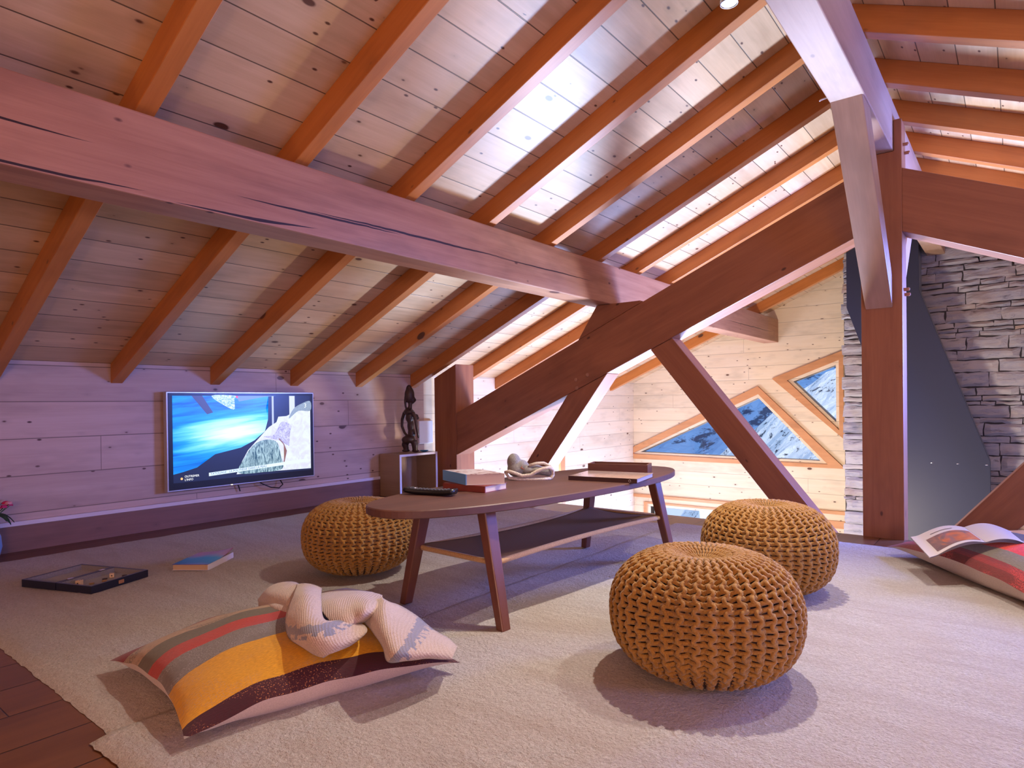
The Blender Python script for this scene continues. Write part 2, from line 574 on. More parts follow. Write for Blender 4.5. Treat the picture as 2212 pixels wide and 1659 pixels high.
M['kilim_a'] = kilim('striped_kilim_wool',
    [(0, (.24, .006, .012)), (.135, (.46, .30, .19)), (.285, (.155, .125, .085)), (.40, (.50, .036, .022)), (.52, (.20, .165, .15)), (.68, (.72, .33, .006)), (.942, (.055, .003, .008))],
    [(.942, 1.1, (.45, .17, .06), .60, .47), (.135, .285, (.03, .03, .025), .52, .50), (.68, .942, (.50, .26, .08), .54, .50), (.52, .68, (.30, .27, .26), .55, .4)], None)
M['kilim_b'] = kilim('bright_striped_kilim_wool',
    [(0, (.20, .025, .022)), (.03, (.33, .030, .026)), (.05, (.26, .026, .022)), (.07, (.23, .19, .13)), (.145, (.78, .034, .002)), (.26, (.25, .19, .17)), (.28, (.055, .035, .035)), (.38, (.66, .29, .012)), (.60, (.12, .02, .02))],
    [(0, .07, (.50, .05, .045), .5, .5), (.145, .26, (.82, .07, .004), .5, .45)], None)

# ------------------------------------------------------------------ room shell
TS = math.tan(math.radians(23.68))
XW, XR = -4.08, 3.2
def raf_z(x): return .893 + TS * (x + 4.06)          # underside of the left rafters
def board_z(x): return raf_z(x) + .113
def rafr_z(x): return 2.30 - TS * (x + .5)           # underside of the right rafters
def boardr_z(x): return rafr_z(x) + .118
YB, YF = -2.0, 7.9
XA = -.567

def struct(o, name=None):
    o['kind'] = 'structure'
    return o

# upper floor
o = box('floor', (XW - .1, YB, -.22), (XR, 3.92, 0), M['floor'], bev=.002)
set_frame(o, (0, 0, 0), (0, 1, 0), (1, 0, 0)); struct(o)
o = box('floor_lower', (XW - .1, 3.92, -2.8), (XR, YF, -2.65), M['floor'], bev=0)
set_frame(o, (0, 5, -2.7), (1, 0, 0), (0, 1, 0)); struct(o)

# knee wall and the wall below and beyond it
def wall_x(name, x0, x1, poly, holes, mat, kind='structure'):
    """wall in a plane of constant x; poly in (y, z)"""
    o = flat_poly(name, poly, holes, x1 - x0, mat)
    # local X = world Y, local Y = world Z
    o.matrix_world = Matrix(((0, 0, 1, (x0 + x1) / 2), (1, 0, 0, 0), (0, 1, 0, 0), (0, 0, 0, 1)))
    o['kind'] = kind
    return o
def wall_y(name, y0, y1, poly, holes, mat):
    """wall in a plane of constant y; poly in (x, z)"""
    o = flat_poly(name, poly, holes, y1 - y0, mat)
    o.matrix_world = Matrix(((1, 0, 0, 0), (0, 0, -1, (y0 + y1) / 2), (0, 1, 0, 0), (0, 0, 0, 1)))
    o['kind'] = 'structure'
    return o
# plank joints sit at multiples of the plank width measured from z = 0
wall_x('wall_left', XW - .12, XW, [(YB, -.02), (3.95, -.02), (3.95, board_z(XW)), (YB, board_z(XW))], [], M['wall'])
hole = [(5.62, -1.7), (6.06, -1.7), (6.06, .10), (5.62, .10)]
wall_x('wall_left_lower', XW - .12, XW, [(3.95, -2.8), (YF, -2.8), (YF, board_z(XW)), (3.95, board_z(XW))], [hole], M['wall_far'])
YW = YF
w1 = [(-3.99, .06), (-2.43, .775), (-1.745, .045)]
w1o = [(-4.078, -.03), (-4.078, .13), (-2.425, .91), (-1.49, -.03)]
w2 = [(-2.03, .955), (-1.58, 1.13), (-1.58, .485)]
w2o = [(-2.26, .995), (-1.50, 1.285), (-1.50, .30)]
lw = [(-3.85, -2.3), (-1.85, -2.3), (-1.85, -.66), (-3.85, -.66)]
lwo = [(-3.93, -2.38), (-1.77, -2.38), (-1.77, -.60), (-3.93, -.60)]
hol = [w1, w2, lw]
apex = [(XW - .1, -2.8), (XR, -2.8), (XR, boardr_z(XR)), (-.5, boardr_z(-.5)), (XA, board_z(XA)), (XW - .1, board_z(XW - .1))]
wall_y('wall_far', YW, YW + .15, apex, hol, M['wall_far'])
wall_y('wall_back', YB - .15, YB, apex, [], M['wall'])
hr = [(4.9, -1.2), (7.0, -1.2), (7.0, .75), (4.9, .75)]
wall_x('wall_right', XR, XR + .12, [(YB, -2.8), (YF, -2.8), (YF, boardr_z(XR)), (YB, boardr_z(XR))], [hr], M['wall'])

# ceilings: boards run along the ridge
bm = bmesh.new()
add_prism(bm, [(XW - .12, board_z(XW - .12)), (XA, board_z(XA)), (XA, board_z(XA) + .1), (XW - .12, board_z(XW - .12) + .1)], YB, YF + .15)
o = from_bm('ceiling_left', bm, M['ceiling'])
set_frame(o, (-1.569, 0, board_z(-1.569)), (0, 1, 0), (1, 0, TS)); struct(o)
bm = bmesh.new()
add_prism(bm, [(XA - .06, boardr_z(XA - .06)), (XR + .12, boardr_z(XR + .12)), (XR + .12, boardr_z(XR + .12) + .1), (XA - .06, boardr_z(XA - .06) + .2)], YB, YF + .15)
o = from_bm('ceiling_right', bm, M['ceiling'])
set_frame(o, (-.5, 0, boardr_z(-.5)), (0, 1, 0), (1, 0, -TS)); struct(o)

# low plinth along the knee wall with a pale strip on top
o = box('baseboard_left', (XW, YB, 0), (XW + .02, 3.9, .135), M['plinth'], bev=.001)
set_frame(o, (XW + .01, 1.2, .07), (0, 1, 0), (0, 0, 1)); struct(o)
o = box('trim_1', (XW, YB, .135), (XW + .028, 3.9, .158), M['trim'], bev=.002)
struct(o)

# windows of the far gable
def window_y(name, outer, inner, y, label=None):
    cx = sum(p[0] for p in outer) / len(outer)
    cz = sum(p[1] for p in outer) / len(outer)
    e = bpy.data.objects.new(name, None)
    C.objects.link(e)
    e.location = (cx, y, cz)
    e['kind'] = 'structure'
    bpy.context.view_layer.update()
    def off(poly, d):
        n = len(poly); out = []
        A = sum(poly[i][0] * poly[(i + 1) % n][1] - poly[(i + 1) % n][0] * poly[i][1] for i in range(n))
        s = 1 if A > 0 else -1
        for i in range(n):
            p0, p1, p2 = Vector(poly[i - 1]), Vector(poly[i]), Vector(poly[(i + 1) % n])
            a = (p1 - p0).normalized(); b = (p2 - p1).normalized()
            na = Vector((a.y, -a.x)) * s; nb = Vector((b.y, -b.x)) * s
            m = (na + nb); m = m / max(.25, m.length_squared) * 2
            out.append(tuple(p1 + m * d))
        return out
    # casing on the wall, sash inside it, pane
    o = flat_poly('casing', outer, [off(inner, .035)], .03, M['frame'], e)
    o.matrix_parent_inverse = Matrix.Translation(-Vector(e.location))
    o.matrix_basis = Matrix(((1, 0, 0, 0), (0, 0, -1, y - .015), (0, 1, 0, 0), (0, 0, 0, 1)))
    o = flat_poly('sash', off(inner, .036), [inner], .11, M['frame'], e)
    o.matrix_parent_inverse = Matrix.Translation(-Vector(e.location))
    o.matrix_basis = Matrix(((1, 0, 0, 0), (0, 0, -1, y + .07), (0, 1, 0, 0), (0, 0, 0, 1)))
    o = flat_poly('pane', off(inner, .004), [], .006, M['glass'], e)
    o.matrix_parent_inverse = Matrix.Translation(-Vector(e.location))
    o.matrix_basis = Matrix(((1, 0, 0, 0), (0, 0, -1, y + .09), (0, 1, 0, 0), (0, 0, 0, 1)))
    return e
window_y('window_1', w1o, w1, YW)
window_y('window_2', w2o, w2, YW)
window_y('window_3', lwo, lw, YW)
# window on the left wall: only its jamb shows past the brace
e = bpy.data.objects.new('window_4', None); C.objects.link(e); e['kind'] = 'structure'
fr = flat_poly('casing', [(5.53, -1.78), (6.15, -1.78), (6.15, .18), (5.53, .18)], [hole], .03, M['frame'], e)
fr.matrix_basis = Matrix(((0, 0, 1, XW + .015), (1, 0, 0, 0), (0, 1, 0, 0), (0, 0, 0, 1)))
pn = flat_poly('pane', hole, [], .006, M['glass'], e)
pn.matrix_basis = Matrix(((0, 0, 1, XW - .05), (1, 0, 0, 0), (0, 1, 0, 0), (0, 0, 0, 1)))
e = bpy.data.objects.new('window_5', None); C.objects.link(e); e['kind'] = 'structure'
pn = flat_poly('pane', hr, [], .006, M['glass'], e)
pn.matrix_basis = Matrix(((0, 0, 1, XR + .05), (1, 0, 0, 0), (0, 1, 0, 0), (0, 0, 0, 1)))
# ledge moulding under the far windows
o = box('trim_2', (XW, YW - .035, -.545), (-1.336, YW, -.505), M['frame'], bev=.004)
set_frame(o, (-2.7, YW, -.52), (1, 0, 0), (0, 0, 1)); struct(o)
# framed panel of the storey below, just inside the stone stack
o = flat_poly('trim_3', [(-1.72, -2.2), (-1.36, -2.2), (-1.36, -.62), (-1.72, -.62)], [[(-1.66, -2.1), (-1.46, -2.1), (-1.46, -.70), (-1.66, -.70)]], .03, M['frame'])
o.matrix_world = Matrix(((1, 0, 0, 0), (0, 0, -1, YW - .015), (0, 1, 0, 0), (0, 0, 0, 1)))
struct(o)

# ------------------------------------------------------------------ timbers
ORD = ['first', 'second', 'third', 'fourth', 'fifth', 'sixth', 'seventh', 'eighth', 'ninth', 'tenth', 'eleventh', 'twelfth', 'thirteenth', 'fourteenth', 'fifteenth']
ys = [.877 + .5835 * k for k in range(-1, 6)] + [4.36 + .578 * k for k in range(0, 6)]
vis = [y for y in ys if y >= .25]
x0, x1 = XW, -.60
def make_left(y):
    pts = [(x0, raf_z(x0)), (x1, raf_z(x1)), (x1, board_z(x1)), (x0, board_z(x0))]
    return prism('rafter', pts, y, y + .062, M['rafter'], xa=(1, 0, TS), ya=(0, 1, 0), bev=.003)
first = None
for i, y in enumerate(ys):
    if first is None: o = first = make_left(y)
    else:
        o = first.copy(); C.objects.link(o); o.location = first.location + Vector((0, y - ys[0], 0))
    k = i
    if k == 0:
        lab = 'brown rafter on the left slope, nearest one at the left edge of the photo'
    elif y < 3.9:
        lab = 'honey brown rafter across the left ceiling slope, %s from the left edge of the photo' % ORD[k]
    else:
        lab = 'orange brown rafter beyond the truss on the left slope, %s past the truss' % ORD[i - 7]
    tag(o, lab, 'rafter', 'rafters of the left roof slope')
yr = [3.092 + .562 * k for k in range(-1, 5)]
xa_, xb_ = -.545, XR
first = None
for i, y in enumerate(yr):
    if first is None:
        pts = [(xa_, rafr_z(xa_)), (xb_, rafr_z(xb_)), (xb_, boardr_z(xb_)), (xa_, boardr_z(xa_))]
        o = first = prism('rafter', pts, y, y + .072, M['rafter'], xa=(1, 0, -TS), ya=(0, 1, 0), bev=.003)
    else:
        o = first.copy(); C.objects.link(o); o.location = first.location + Vector((0, y - yr[0], 0))
    k = i
    lab = 'brown rafter on the right ceiling slope at upper right, %s counted from above' % ORD[k]
    tag(o, lab, 'rafter', 'rafters of the right roof slope')

# purlin carrying the left rafters
o = prism('purlin', [(-2.36, 1.42), (-2.19, 1.42), (-2.19, 1.69), (-2.36, 1.69)], YB, YF, M['purlin'], xa=(0, 1, 0), ya=(-1, 0, 0), bev=.006)
tag(o, 'long cracked rosy timber purlin running under the left ceiling rafters', 'beam')
# ridge beam
o = prism('ridge_beam', [(-.635, 2.04), (-.5, 2.04), (-.5, 2.298), (-.635, 2.298)], YB, 7.0, M['pale_beam'], xa=(0, 1, 0), ya=(1, 0, 0), bev=.004)
tag(o, 'pale ridge beam under the roof peak, resting on the tall post', 'beam')
# left post of the truss
zf = raf_z(-3.898); zg = raf_z(-3.645)
o = prism('truss_post', [(-3.898, -2.65), (-3.645, -2.65), (-3.645, zg), (-3.898, zf)], 3.9, 4.125, M['truss'], xa=(0, 0, 1), ya=(1, 0, 0), bev=.005)
tag(o, 'square brown timber post by the knee wall at the foot of the diagonal beam', 'post')
# left principal rafter of the truss
def tl(x): return .667 + .4352 * (x + 3.64)
def bl(x): return .318 + .4378 * (x + 3.64)
o = prism('truss_beam', [(-3.643, bl(-3.643)), (-.655, bl(-.655)), (-.655, tl(-.655)), (-3.643, tl(-3.643))], 3.9, 4.075, M['truss'], xa=(1, 0, .436), ya=(0, 1, 0), bev=.005)
tag(o, 'thick brown diagonal truss beam rising from the left post to the king post', 'beam')
for (px_, pz_) in ((-2.468, .905), (-2.372, .935), (-2.46, .845)):
    bm = bmesh.new(); add_lathe(bm, [(.014, -.004), (.014, .004), (.009, .006)], 12)
    q = from_bm('wooden_peg', bm, M['copper'], o)
    q.matrix_parent_inverse = o.matrix_world.inverted()
    q.matrix_basis = Matrix.Translation((px_, 3.9, pz_)) @ Matrix.Rotation(PI / 2, 4, 'X')
# lower liner board behind the beam (thin second strip seen under it)
o = prism('liner_board', [(-3.643, bl(-3.643) + .03), (-.655, bl(-.655) + .03), (-.655, tl(-.655) - .02), (-3.643, tl(-3.643) - .02)], 4.085, 4.14, M['pale_beam'], xa=(1, 0, .436), ya=(0, 1, 0), bev=.004)
tag(o, 'pale board fixed along the far side of the left diagonal truss beam', 'board')
# right principal rafter
def tr(x): return 1.944 - .4419 * (x + .466)
def br(x): return 1.613 - .4385 * (x + .466)
o = prism('truss_beam', [(-.464, br(-.464)), (XR, br(XR)), (XR, tr(XR)), (-.464, tr(-.464))], 3.9, 4.075, M['truss'], xa=(1, 0, -.44), ya=(0, 1, 0), bev=.005)
tag(o, 'thick brown truss beam with a long crack, falling to the right from the king post', 'beam')
# king post with its ear beside the ridge beam
o = prism('king_post', [(-.654, -2.65), (-.462, -2.65), (-.462, 2.20), (-.4985, 2.20), (-.4985, 2.038), (-.654, 2.038)], 3.9, 4.045, M['truss'], xa=(0, 0, 1), ya=(1, 0, 0), bev=.004)
tag(o, 'tall brown king post standing in front of the stone chimney', 'post')
for (pz_, py_) in ((2.075, 3.95), (2.045, 4.0), (1.315, 3.955), (1.292, 3.985)):
    bm = bmesh.new(); add_lathe(bm, [(.009, -.01), (.009, .022), (.006, .026)], 12)
    q = from_bm('wooden_peg', bm, M['copper'], o)
    q.matrix_parent_inverse = o.matrix_world.inverted()
    q.matrix_basis = Matrix.Translation((-.462, py_, pz_)) @ Matrix.Rotation(PI / 2, 4, 'Y')
# ridge braces (front and far)
o = prism('ridge_brace', [(3.087, 2.045), (3.898, 1.219), (3.898, 1.375), (3.27, 2.045)], -.633, -.507, M['pale_beam'], axis='X', xa=(0, 1, -1), ya=(1, 0, 0), bev=.004)
tag(o, 'pale slanting brace from the ridge beam down to the front of the king post', 'beam')
o = prism('ridge_brace', [(4.86, 2.045), (4.047, 1.219), (4.047, 1.40), (4.68, 2.045)], -.633, -.485, M['pale_beam'], axis='X', xa=(0, 1, 1), ya=(1, 0, 0), bev=.004)
tag(o, 'pale slanting brace behind the king post, mostly hidden by it', 'beam')
# small block between purlin and beam
o = prism('purlin_block', [(-2.295, 1.418), (-1.96, 1.418), (-1.96, tl(-1.96) + .002), (-2.45, tl(-2.45) + .002)], 3.905, 4.07, M['truss'], xa=(1, 0, .44), ya=(0, 1, 0), bev=.004)
tag(o, 'wedge of brown timber between the purlin and the diagonal truss beam', 'block')
# braces
o = prism('truss_brace', [(-3.143, -.04), (-2.93, .274), (-2.546, bl(-2.546) - .002), (-2.213, bl(-2.213) - .002), (-2.737, .267), (-2.96, -.04)], 3.902, 4.07, M['truss'], xa=(.78, 0, 1), ya=(0, 1, 0), bev=.004)
tag(o, 'brown brace leaning right, under the lower half of the left diagonal beam', 'beam')
# lower-right going brace
o = prism('truss_brace', [(-1.888, bl(-1.888) - .002), (-1.735, bl(-1.735) - .002), (-.785, -.04), (-.985, -.04)], 3.902, 4.035, M['truss'], xa=(-.84, 0, 1), ya=(0, 1, 0), bev=.004)
tag(o, 'brown brace leaning left across the mountain windows, foot near the king post', 'beam')
o = prism('truss_brace', [(-.355, -.04), (-.13, -.04), (.83, br(.83) - .002), (.61, br(.61) - .002)], 3.902, 4.035, M['truss'], xa=(.84, 0, 1), ya=(0, 1, 0), bev=.004)
tag(o, 'brown brace rising to the right edge from beside the king post', 'beam')
o = prism('tie_beam', [(XW, -.34), (XR, -.34), (XR, -.045), (XW, -.045)], 3.925, 4.06, M['truss'], xa=(1, 0, 0), ya=(0, 1, 0), bev=.004)
tag(o, 'brown tie beam along the edge of the upper floor at the foot of the truss', 'beam')

# ------------------------------------------------------------------ stone chimney stack and metal hood
random.seed(7)
bm = bmesh.new()
SY = 7.0
z = -1.3
sx0, sx1 = -1.336, 1.45
while z < 2.32:
    h = random.choice((.035, .05, .06, .075, .09, .11, .13))
    x = sx0 + random.uniform(-.015, .015)
    while x < sx1:
        w = h * random.uniform(1.4, 5.0) + .05
        w = min(w, .5)
        xb = min(x + w, sx1 + .03)
        nx, nz = max(3, int(w / .045)), max(2, int(h / .03) + 1)
        pr = random.uniform(.012, .032)
        tz = random.uniform(-.012, .012)
        sd = random.uniform(0, 100)
        g = .004
        rows = []
        for i in range(nx + 1):
            col = []
            for j in range(nz + 1):
                fx, fz = i / nx, j / nz
                ex = min(fx, 1 - fx) * w; ez = min(fz, 1 - fz) * h
                rim = min(1, ex / .014) * .5 + min(1, ez / .012) * .5
                if i in (0, nx) or j in (0, nz): rim = 0
                px_ = x + g + fx * (xb - x - 2 * g)
                pz_ = z + g + fz * (h - 2 * g) + tz * (fx - .5)
                nn = noise.noise(Vector((px_ * 7, pz_ * 18, sd)))
                dep = (pr * (.45 + .55 * rim) + nn * .015 * (.3 + rim)) if rim > 0 else pr * .3
                nxx = noise.noise(Vector((px_ * 20, pz_ * 20, sd + 3))) * .010
                col.append(bm.verts.new((px_ + nxx, SY - dep, pz_ + nxx)))
            rows.append(col)
        for i in range(nx):
            for j in range(nz): bm.faces.new((rows[i][j], rows[i + 1][j], rows[i + 1][j + 1], rows[i][j + 1]))
        # sides back to the mortar
        loop = [rows[i][0] for i in range(nx + 1)] + [rows[nx][j] for j in range(1, nz + 1)] + [rows[i][nz] for i in range(nx - 1, -1, -1)] + [rows[0][j] for j in range(nz - 1, 0, -1)]
        back = [bm.verts.new((v.co.x, SY + .01, v.co.z)) for v in loop]
        for i in range(len(loop)):
            j = (i + 1) % len(loop)
            bm.faces.new((loop[i], loop[j], back[j], back[i]))
        x = xb
    z += h
st = empty('stone_chimney', 'rough grey slate chimney stack behind the king post', 'chimney', (-.1, 7.4, -2.65))
o = from_bm('stonework', bm, M['stone'], st, smooth=False)
o.matrix_parent_inverse = Matrix.Translation((.1, -7.4, 2.65))
o = prism('stack_core', [(sx0 + .012, -2.65), (sx1, -2.65), (sx1, rafr_z(sx1) - .004), (-.5, 2.03), (-.64, 2.03), (-.64, raf_z(-.64) - .004), (sx0 + .012, raf_z(sx0) - .006)], SY, YF, M['mortar'], parent=None, bev=0)
o.parent = st
o.matrix_parent_inverse = Matrix.Translation((.1, -7.4, 2.65))
HY = 6.7
hood = empty('chimney_hood', 'dark slate grey slanted metal flue panel in front of the stone chimney', 'chimney hood', (-.5, HY, -2.65))
pts = [(-1.245, 2.12), (-1.245, 1.60), (-.80, .25), (-.80, -2.65), (-.165, -2.65), (-.177, .20), (-.671, 1.70), (-.671, 2.34)]
o = prism('front_panel', pts, HY, HY + .012, M['hood'], bev=.002)
o.parent = hood; o.matrix_parent_inverse = Matrix.Translation((.5, -HY, 2.65))
o = prism('duct_body', [(p[0] + (.004 if p[0] < -.7 and i < 4 else -.004 if i >= 4 else 0), p[1]) for i, p in enumerate(pts)], HY + .012, SY - .055, M['hood_edge'], bev=.002)
o.parent = hood; o.matrix_parent_inverse = Matrix.Translation((.5, -HY, 2.65))
for x in (-.585, -.398, -.20):
    bm = bmesh.new(); add_ball(bm, (0, 0, 0), (.010, .003, .004), 8, 6)
    q = from_bm('rivet', bm, M['chrome'], hood)
    q.matrix_parent_inverse = Matrix.Translation((.5, -HY, 2.65)); q.location = (x, HY - .001, .175)

# ------------------------------------------------------------------ outdoors
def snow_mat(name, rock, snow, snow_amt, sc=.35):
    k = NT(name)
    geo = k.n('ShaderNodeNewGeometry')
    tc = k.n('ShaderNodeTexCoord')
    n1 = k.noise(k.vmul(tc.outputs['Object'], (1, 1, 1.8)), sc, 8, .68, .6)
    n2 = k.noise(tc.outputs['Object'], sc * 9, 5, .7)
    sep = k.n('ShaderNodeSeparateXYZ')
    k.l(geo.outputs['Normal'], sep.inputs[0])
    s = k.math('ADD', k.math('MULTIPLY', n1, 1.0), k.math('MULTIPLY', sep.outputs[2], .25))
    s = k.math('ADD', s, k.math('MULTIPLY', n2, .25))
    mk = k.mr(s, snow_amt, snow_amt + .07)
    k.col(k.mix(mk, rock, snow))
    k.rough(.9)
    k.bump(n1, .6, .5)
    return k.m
def mountain(name, x0, x1, y0, y1, hf, mat, label):
    n = 120
    o = grid_obj(name, lambda u, v: (x0 + (x1 - x0) * u, y0 + (y1 - y0) * v, hf(x0 + (x1 - x0) * u, y0 + (y1 - y0) * v)), n, n // 2, mat, smooth=False)
    tag(o, label, 'mountain')
    return o
def fb(x, y, s, o=5): return noise.fractal(Vector((x * s, y * s, 0)), 1.0, 2.1, o)
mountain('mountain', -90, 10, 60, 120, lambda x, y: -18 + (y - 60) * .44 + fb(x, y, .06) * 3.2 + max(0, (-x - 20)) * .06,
         snow_mat('shaded_forest_mountain', (.010, .035, .10), (.13, .27, .52), .74, .32), 'blue shaded snowy mountainside seen through the wide triangular window')  # shade on this mountainside is put into its dark blue colours
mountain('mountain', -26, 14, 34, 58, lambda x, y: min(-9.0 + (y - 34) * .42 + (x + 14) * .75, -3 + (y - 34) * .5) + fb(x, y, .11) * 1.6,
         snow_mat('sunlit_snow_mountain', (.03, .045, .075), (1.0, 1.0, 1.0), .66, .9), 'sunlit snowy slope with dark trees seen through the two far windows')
o = box('ground_snow', (-60, 8.3, -9.2), (30, 60, -8.6), plain('snow_ground', (.8, .83, .9), .9), bev=0)
struct(o)

# ------------------------------------------------------------------ rugs
def rug(name, x0, x1, y0, y1, zb, zt, label, seed):
    nx, ny = int((x1 - x0) / .02), int((y1 - y0) / .02)
    verts, faces = [], []
    for i in range(nx + 1):
        for j in range(ny + 1):
            x = x0 + (x1 - x0) * i / nx; y = y0 + (y1 - y0) * j / ny
            edge = min(i, j, nx - i, ny - j)
            wx = noise.noise(Vector((x * 9, y * 9, seed))) * .008 + noise.noise(Vector((x * 60, y * 60, seed))) * .005
            wy = noise.noise(Vector((x * 9, y * 9, seed + 9))) * .008 + noise.noise(Vector((x * 60, y * 60, seed + 4))) * .005
            bulge = noise.noise(Vector((x * 1.1 + seed, y * 3.0, 2))) * .004 + noise.noise(Vector((x * 4, y * 9, seed))) * .0025
            hz = zt + bulge + noise.noise(Vector((x * 50, y * 50, seed))) * .003
            if edge == 0: hz = zb; 
            elif edge == 1: hz = zb + (hz - zb) * .8
            verts.append((x + (wx if edge < 3 else 0), y + (wy if edge < 3 else 0), hz))
    W = ny + 1
    faces = [(i * W + j, (i + 1) * W + j, (i + 1) * W + j + 1, i * W + j + 1) for i in range(nx) for j in range(ny)]
    me = bpy.data.meshes.new(name)
    me.from_pydata(verts, [], faces)
    for p in me.polygons: p.use_smooth = True
    o = mkobj(name, me, M['rug'])
    tag(o, label, 'rug')
    return o
RZ = .024
rug('rug', -3.80, -1.46, .56, 3.58, .001, .016, 'cream shag rug on the left, under the game box and the coffee table', 1)
rug('rug', -1.60, 2.4, .52, 3.60, .003, RZ, 'cream shag rug on the right, under the two right poufs', 5)

# ------------------------------------------------------------------ coffee table
TX, TY, TH = -1.502, 2.161, -.091
TZ = .4136
cdir = Vector((-math.sin(TH), math.cos(TH), 0))      # along the table
wdir = Vector((math.cos(TH), math.sin(TH), 0))       # across it
tab = empty('coffee_table', 'long oval walnut coffee table with a woven lower shelf', 'table', (TX, TY, RZ), 0)
def tabp(u, w, z): return Vector((TX, TY, 0)) + cdir * u + wdir * w + Vector((0, 0, z))
def sup(a, b, n, t):
    c_, s_ = math.cos(t), math.sin(t)
    return a * math.copysign(abs(c_) ** (2 / n), c_), b * math.copysign(abs(s_) ** (2 / n), s_)
bm = bmesh.new()
N = 96
prof = [(-.0, .027, -.004), (0, .024, 0), (0, .003, 0), (0, 0, -.004)]
rings = []
for (_, dz, ins) in prof:
    rings.append([bm.verts.new(tabp(*(lambda q: (q[0], q[1]))(sup(.854 + ins, .272 + ins, 2.36, 2 * PI * k / N)), TZ - .027 + dz)) for k in range(N)])
for i in range(3):
    for k in range(N): bm.faces.new((rings[i][k], rings[i][(k + 1) % N], rings[i + 1][(k + 1) % N], rings[i + 1][k]))
bm.faces.new(rings[0]); bm.faces.new(rings[3])
o = from_bm('table_top', bm, M['walnut'])
set_frame(o, (TX, TY, TZ), cdir, wdir)
o.parent = tab; o.matrix_parent_inverse = Matrix.Translation((-TX, -TY, -RZ))
legs = [((-1.275, 1.572), (-1.382, 1.618)), ((-1.734, 1.577), (-1.705, 1.65)), ((-1.680, 2.727), (-1.622, 2.69)), ((-1.221, 2.721), (-1.284, 2.67))]
legtop = []
for (fx, fy), (tx, ty) in legs:
    p0, p1 = Vector((fx, fy, RZ - .004)), Vector((tx, ty, TZ - .027))
    d = (p1 - p0).normalized()
    bm = bmesh.new()
    a0, a1 = .0155, .021
    vs = []
    sx_ = wdir; sy_ = cdir
    for p, a in ((p0, a0), (p1, a1)):
        vs.append([bm.verts.new(p + sx_ * (a * i) + sy_ * (a * 1.25 * j)) for i, j in ((-1, -1), (1, -1), (1, 1), (-1, 1))])
    for k in range(4): bm.faces.new((vs[0][k], vs[0][(k + 1) % 4], vs[1][(k + 1) % 4], vs[1][k]))
    bm.faces.new(vs[0][::-1]); bm.faces.new(vs[1])
    bevel_all(bm, .005, 3)
    o = from_bm('leg', bm, M['walnut_dark'])
    set_frame(o, p0, d, wdir)
    o.parent = tab; o.matrix_parent_inverse = Matrix.Translation((-TX, -TY, -RZ))
# woven lower shelf stretched between the legs: a pointed leaf shape with a rolled edge
def legat(i, z):
    (fx, fy), (tx, ty) = legs[i]
    t = (z - RZ) / (TZ - .027 - RZ)
    return Vector((fx + (tx - fx) * t, fy + (ty - fy) * t, z))
SZ = .222
A = [legat(i, SZ) for i in range(4)]
ctr = sum(A, Vector()) / 4
A = [p + (ctr - p).normalized() * .012 for p in A]
def shelf_edge(i, t):
    p = A[i].lerp(A[(i + 1) % 4], t)
    long_ = i in (1, 3)
    mid = (ctr - p)
    out = wdir * (1 if (p - ctr).dot(wdir) > 0 else -1) if long_ else cdir * (1 if (p - ctr).dot(cdir) > 0 else -1)
    if long_: p = p - out * (math.sin(PI * t) * .03)
    else: p = p + out * (math.sin(PI * t) * .0)
    return p
edge = []
for i in range(4):
    m = 16
    for k in range(m): edge.append(shelf_edge(i, k / m))
def shelf_fn(u, v):
    # bilinear blend of the long sides with a slight sag
    a = shelf_edge(3, 1 - u); b = shelf_edge(1, u)
    p = a.lerp(b, v)
    sag = math.sin(PI * u) ** .8 * .012 + math.sin(PI * v) * .010
    p.z = SZ - sag + .004
    return p
def weave_mat():
    k = NT('woven_cane_shelf')
    tc = k.n('ShaderNodeTexCoord')
    w1_ = k.n('ShaderNodeTexWave', wave_type='BANDS', bands_direction='X'); w1_.inputs['Scale'].default_value = 45
    w2_ = k.n('ShaderNodeTexWave', wave_type='BANDS', bands_direction='Y'); w2_.inputs['Scale'].default_value = 45
    k.l(tc.outputs['Object'], w1_.inputs[0]); k.l(tc.outputs['Object'], w2_.inputs[0])
    m = k.math('MULTIPLY', w1_.outputs[1], w2_.outputs[1])
    k.col(k.mix(m, (.16, .075, .04), (.34, .19, .10)))
    k.rough(.7)
    k.bump(m, .5, .002)
    return k.m
M['weave'] = weave_mat()
o = grid_obj('lower_shelf', shelf_fn, 40, 14, M['weave'], None, thick=.008)
set_frame(o, ctr, cdir, wdir)
o.parent = tab; o.matrix_parent_inverse = Matrix.Translation((-TX, -TY, -RZ))
bm = bmesh.new()
add_tube(bm, [p - Vector((0, 0, .004)) for p in edge], .0095, 10, closed=True)
o = from_bm('shelf_edging', bm, fabric('tan_cord_edging', (.42, .24, .10), (.58, .36, .17), 300), tab, smooth=True)
o.matrix_parent_inverse = Matrix.Translation((-TX, -TY, -RZ))
o['label'] = 'tan rolled cord edging'

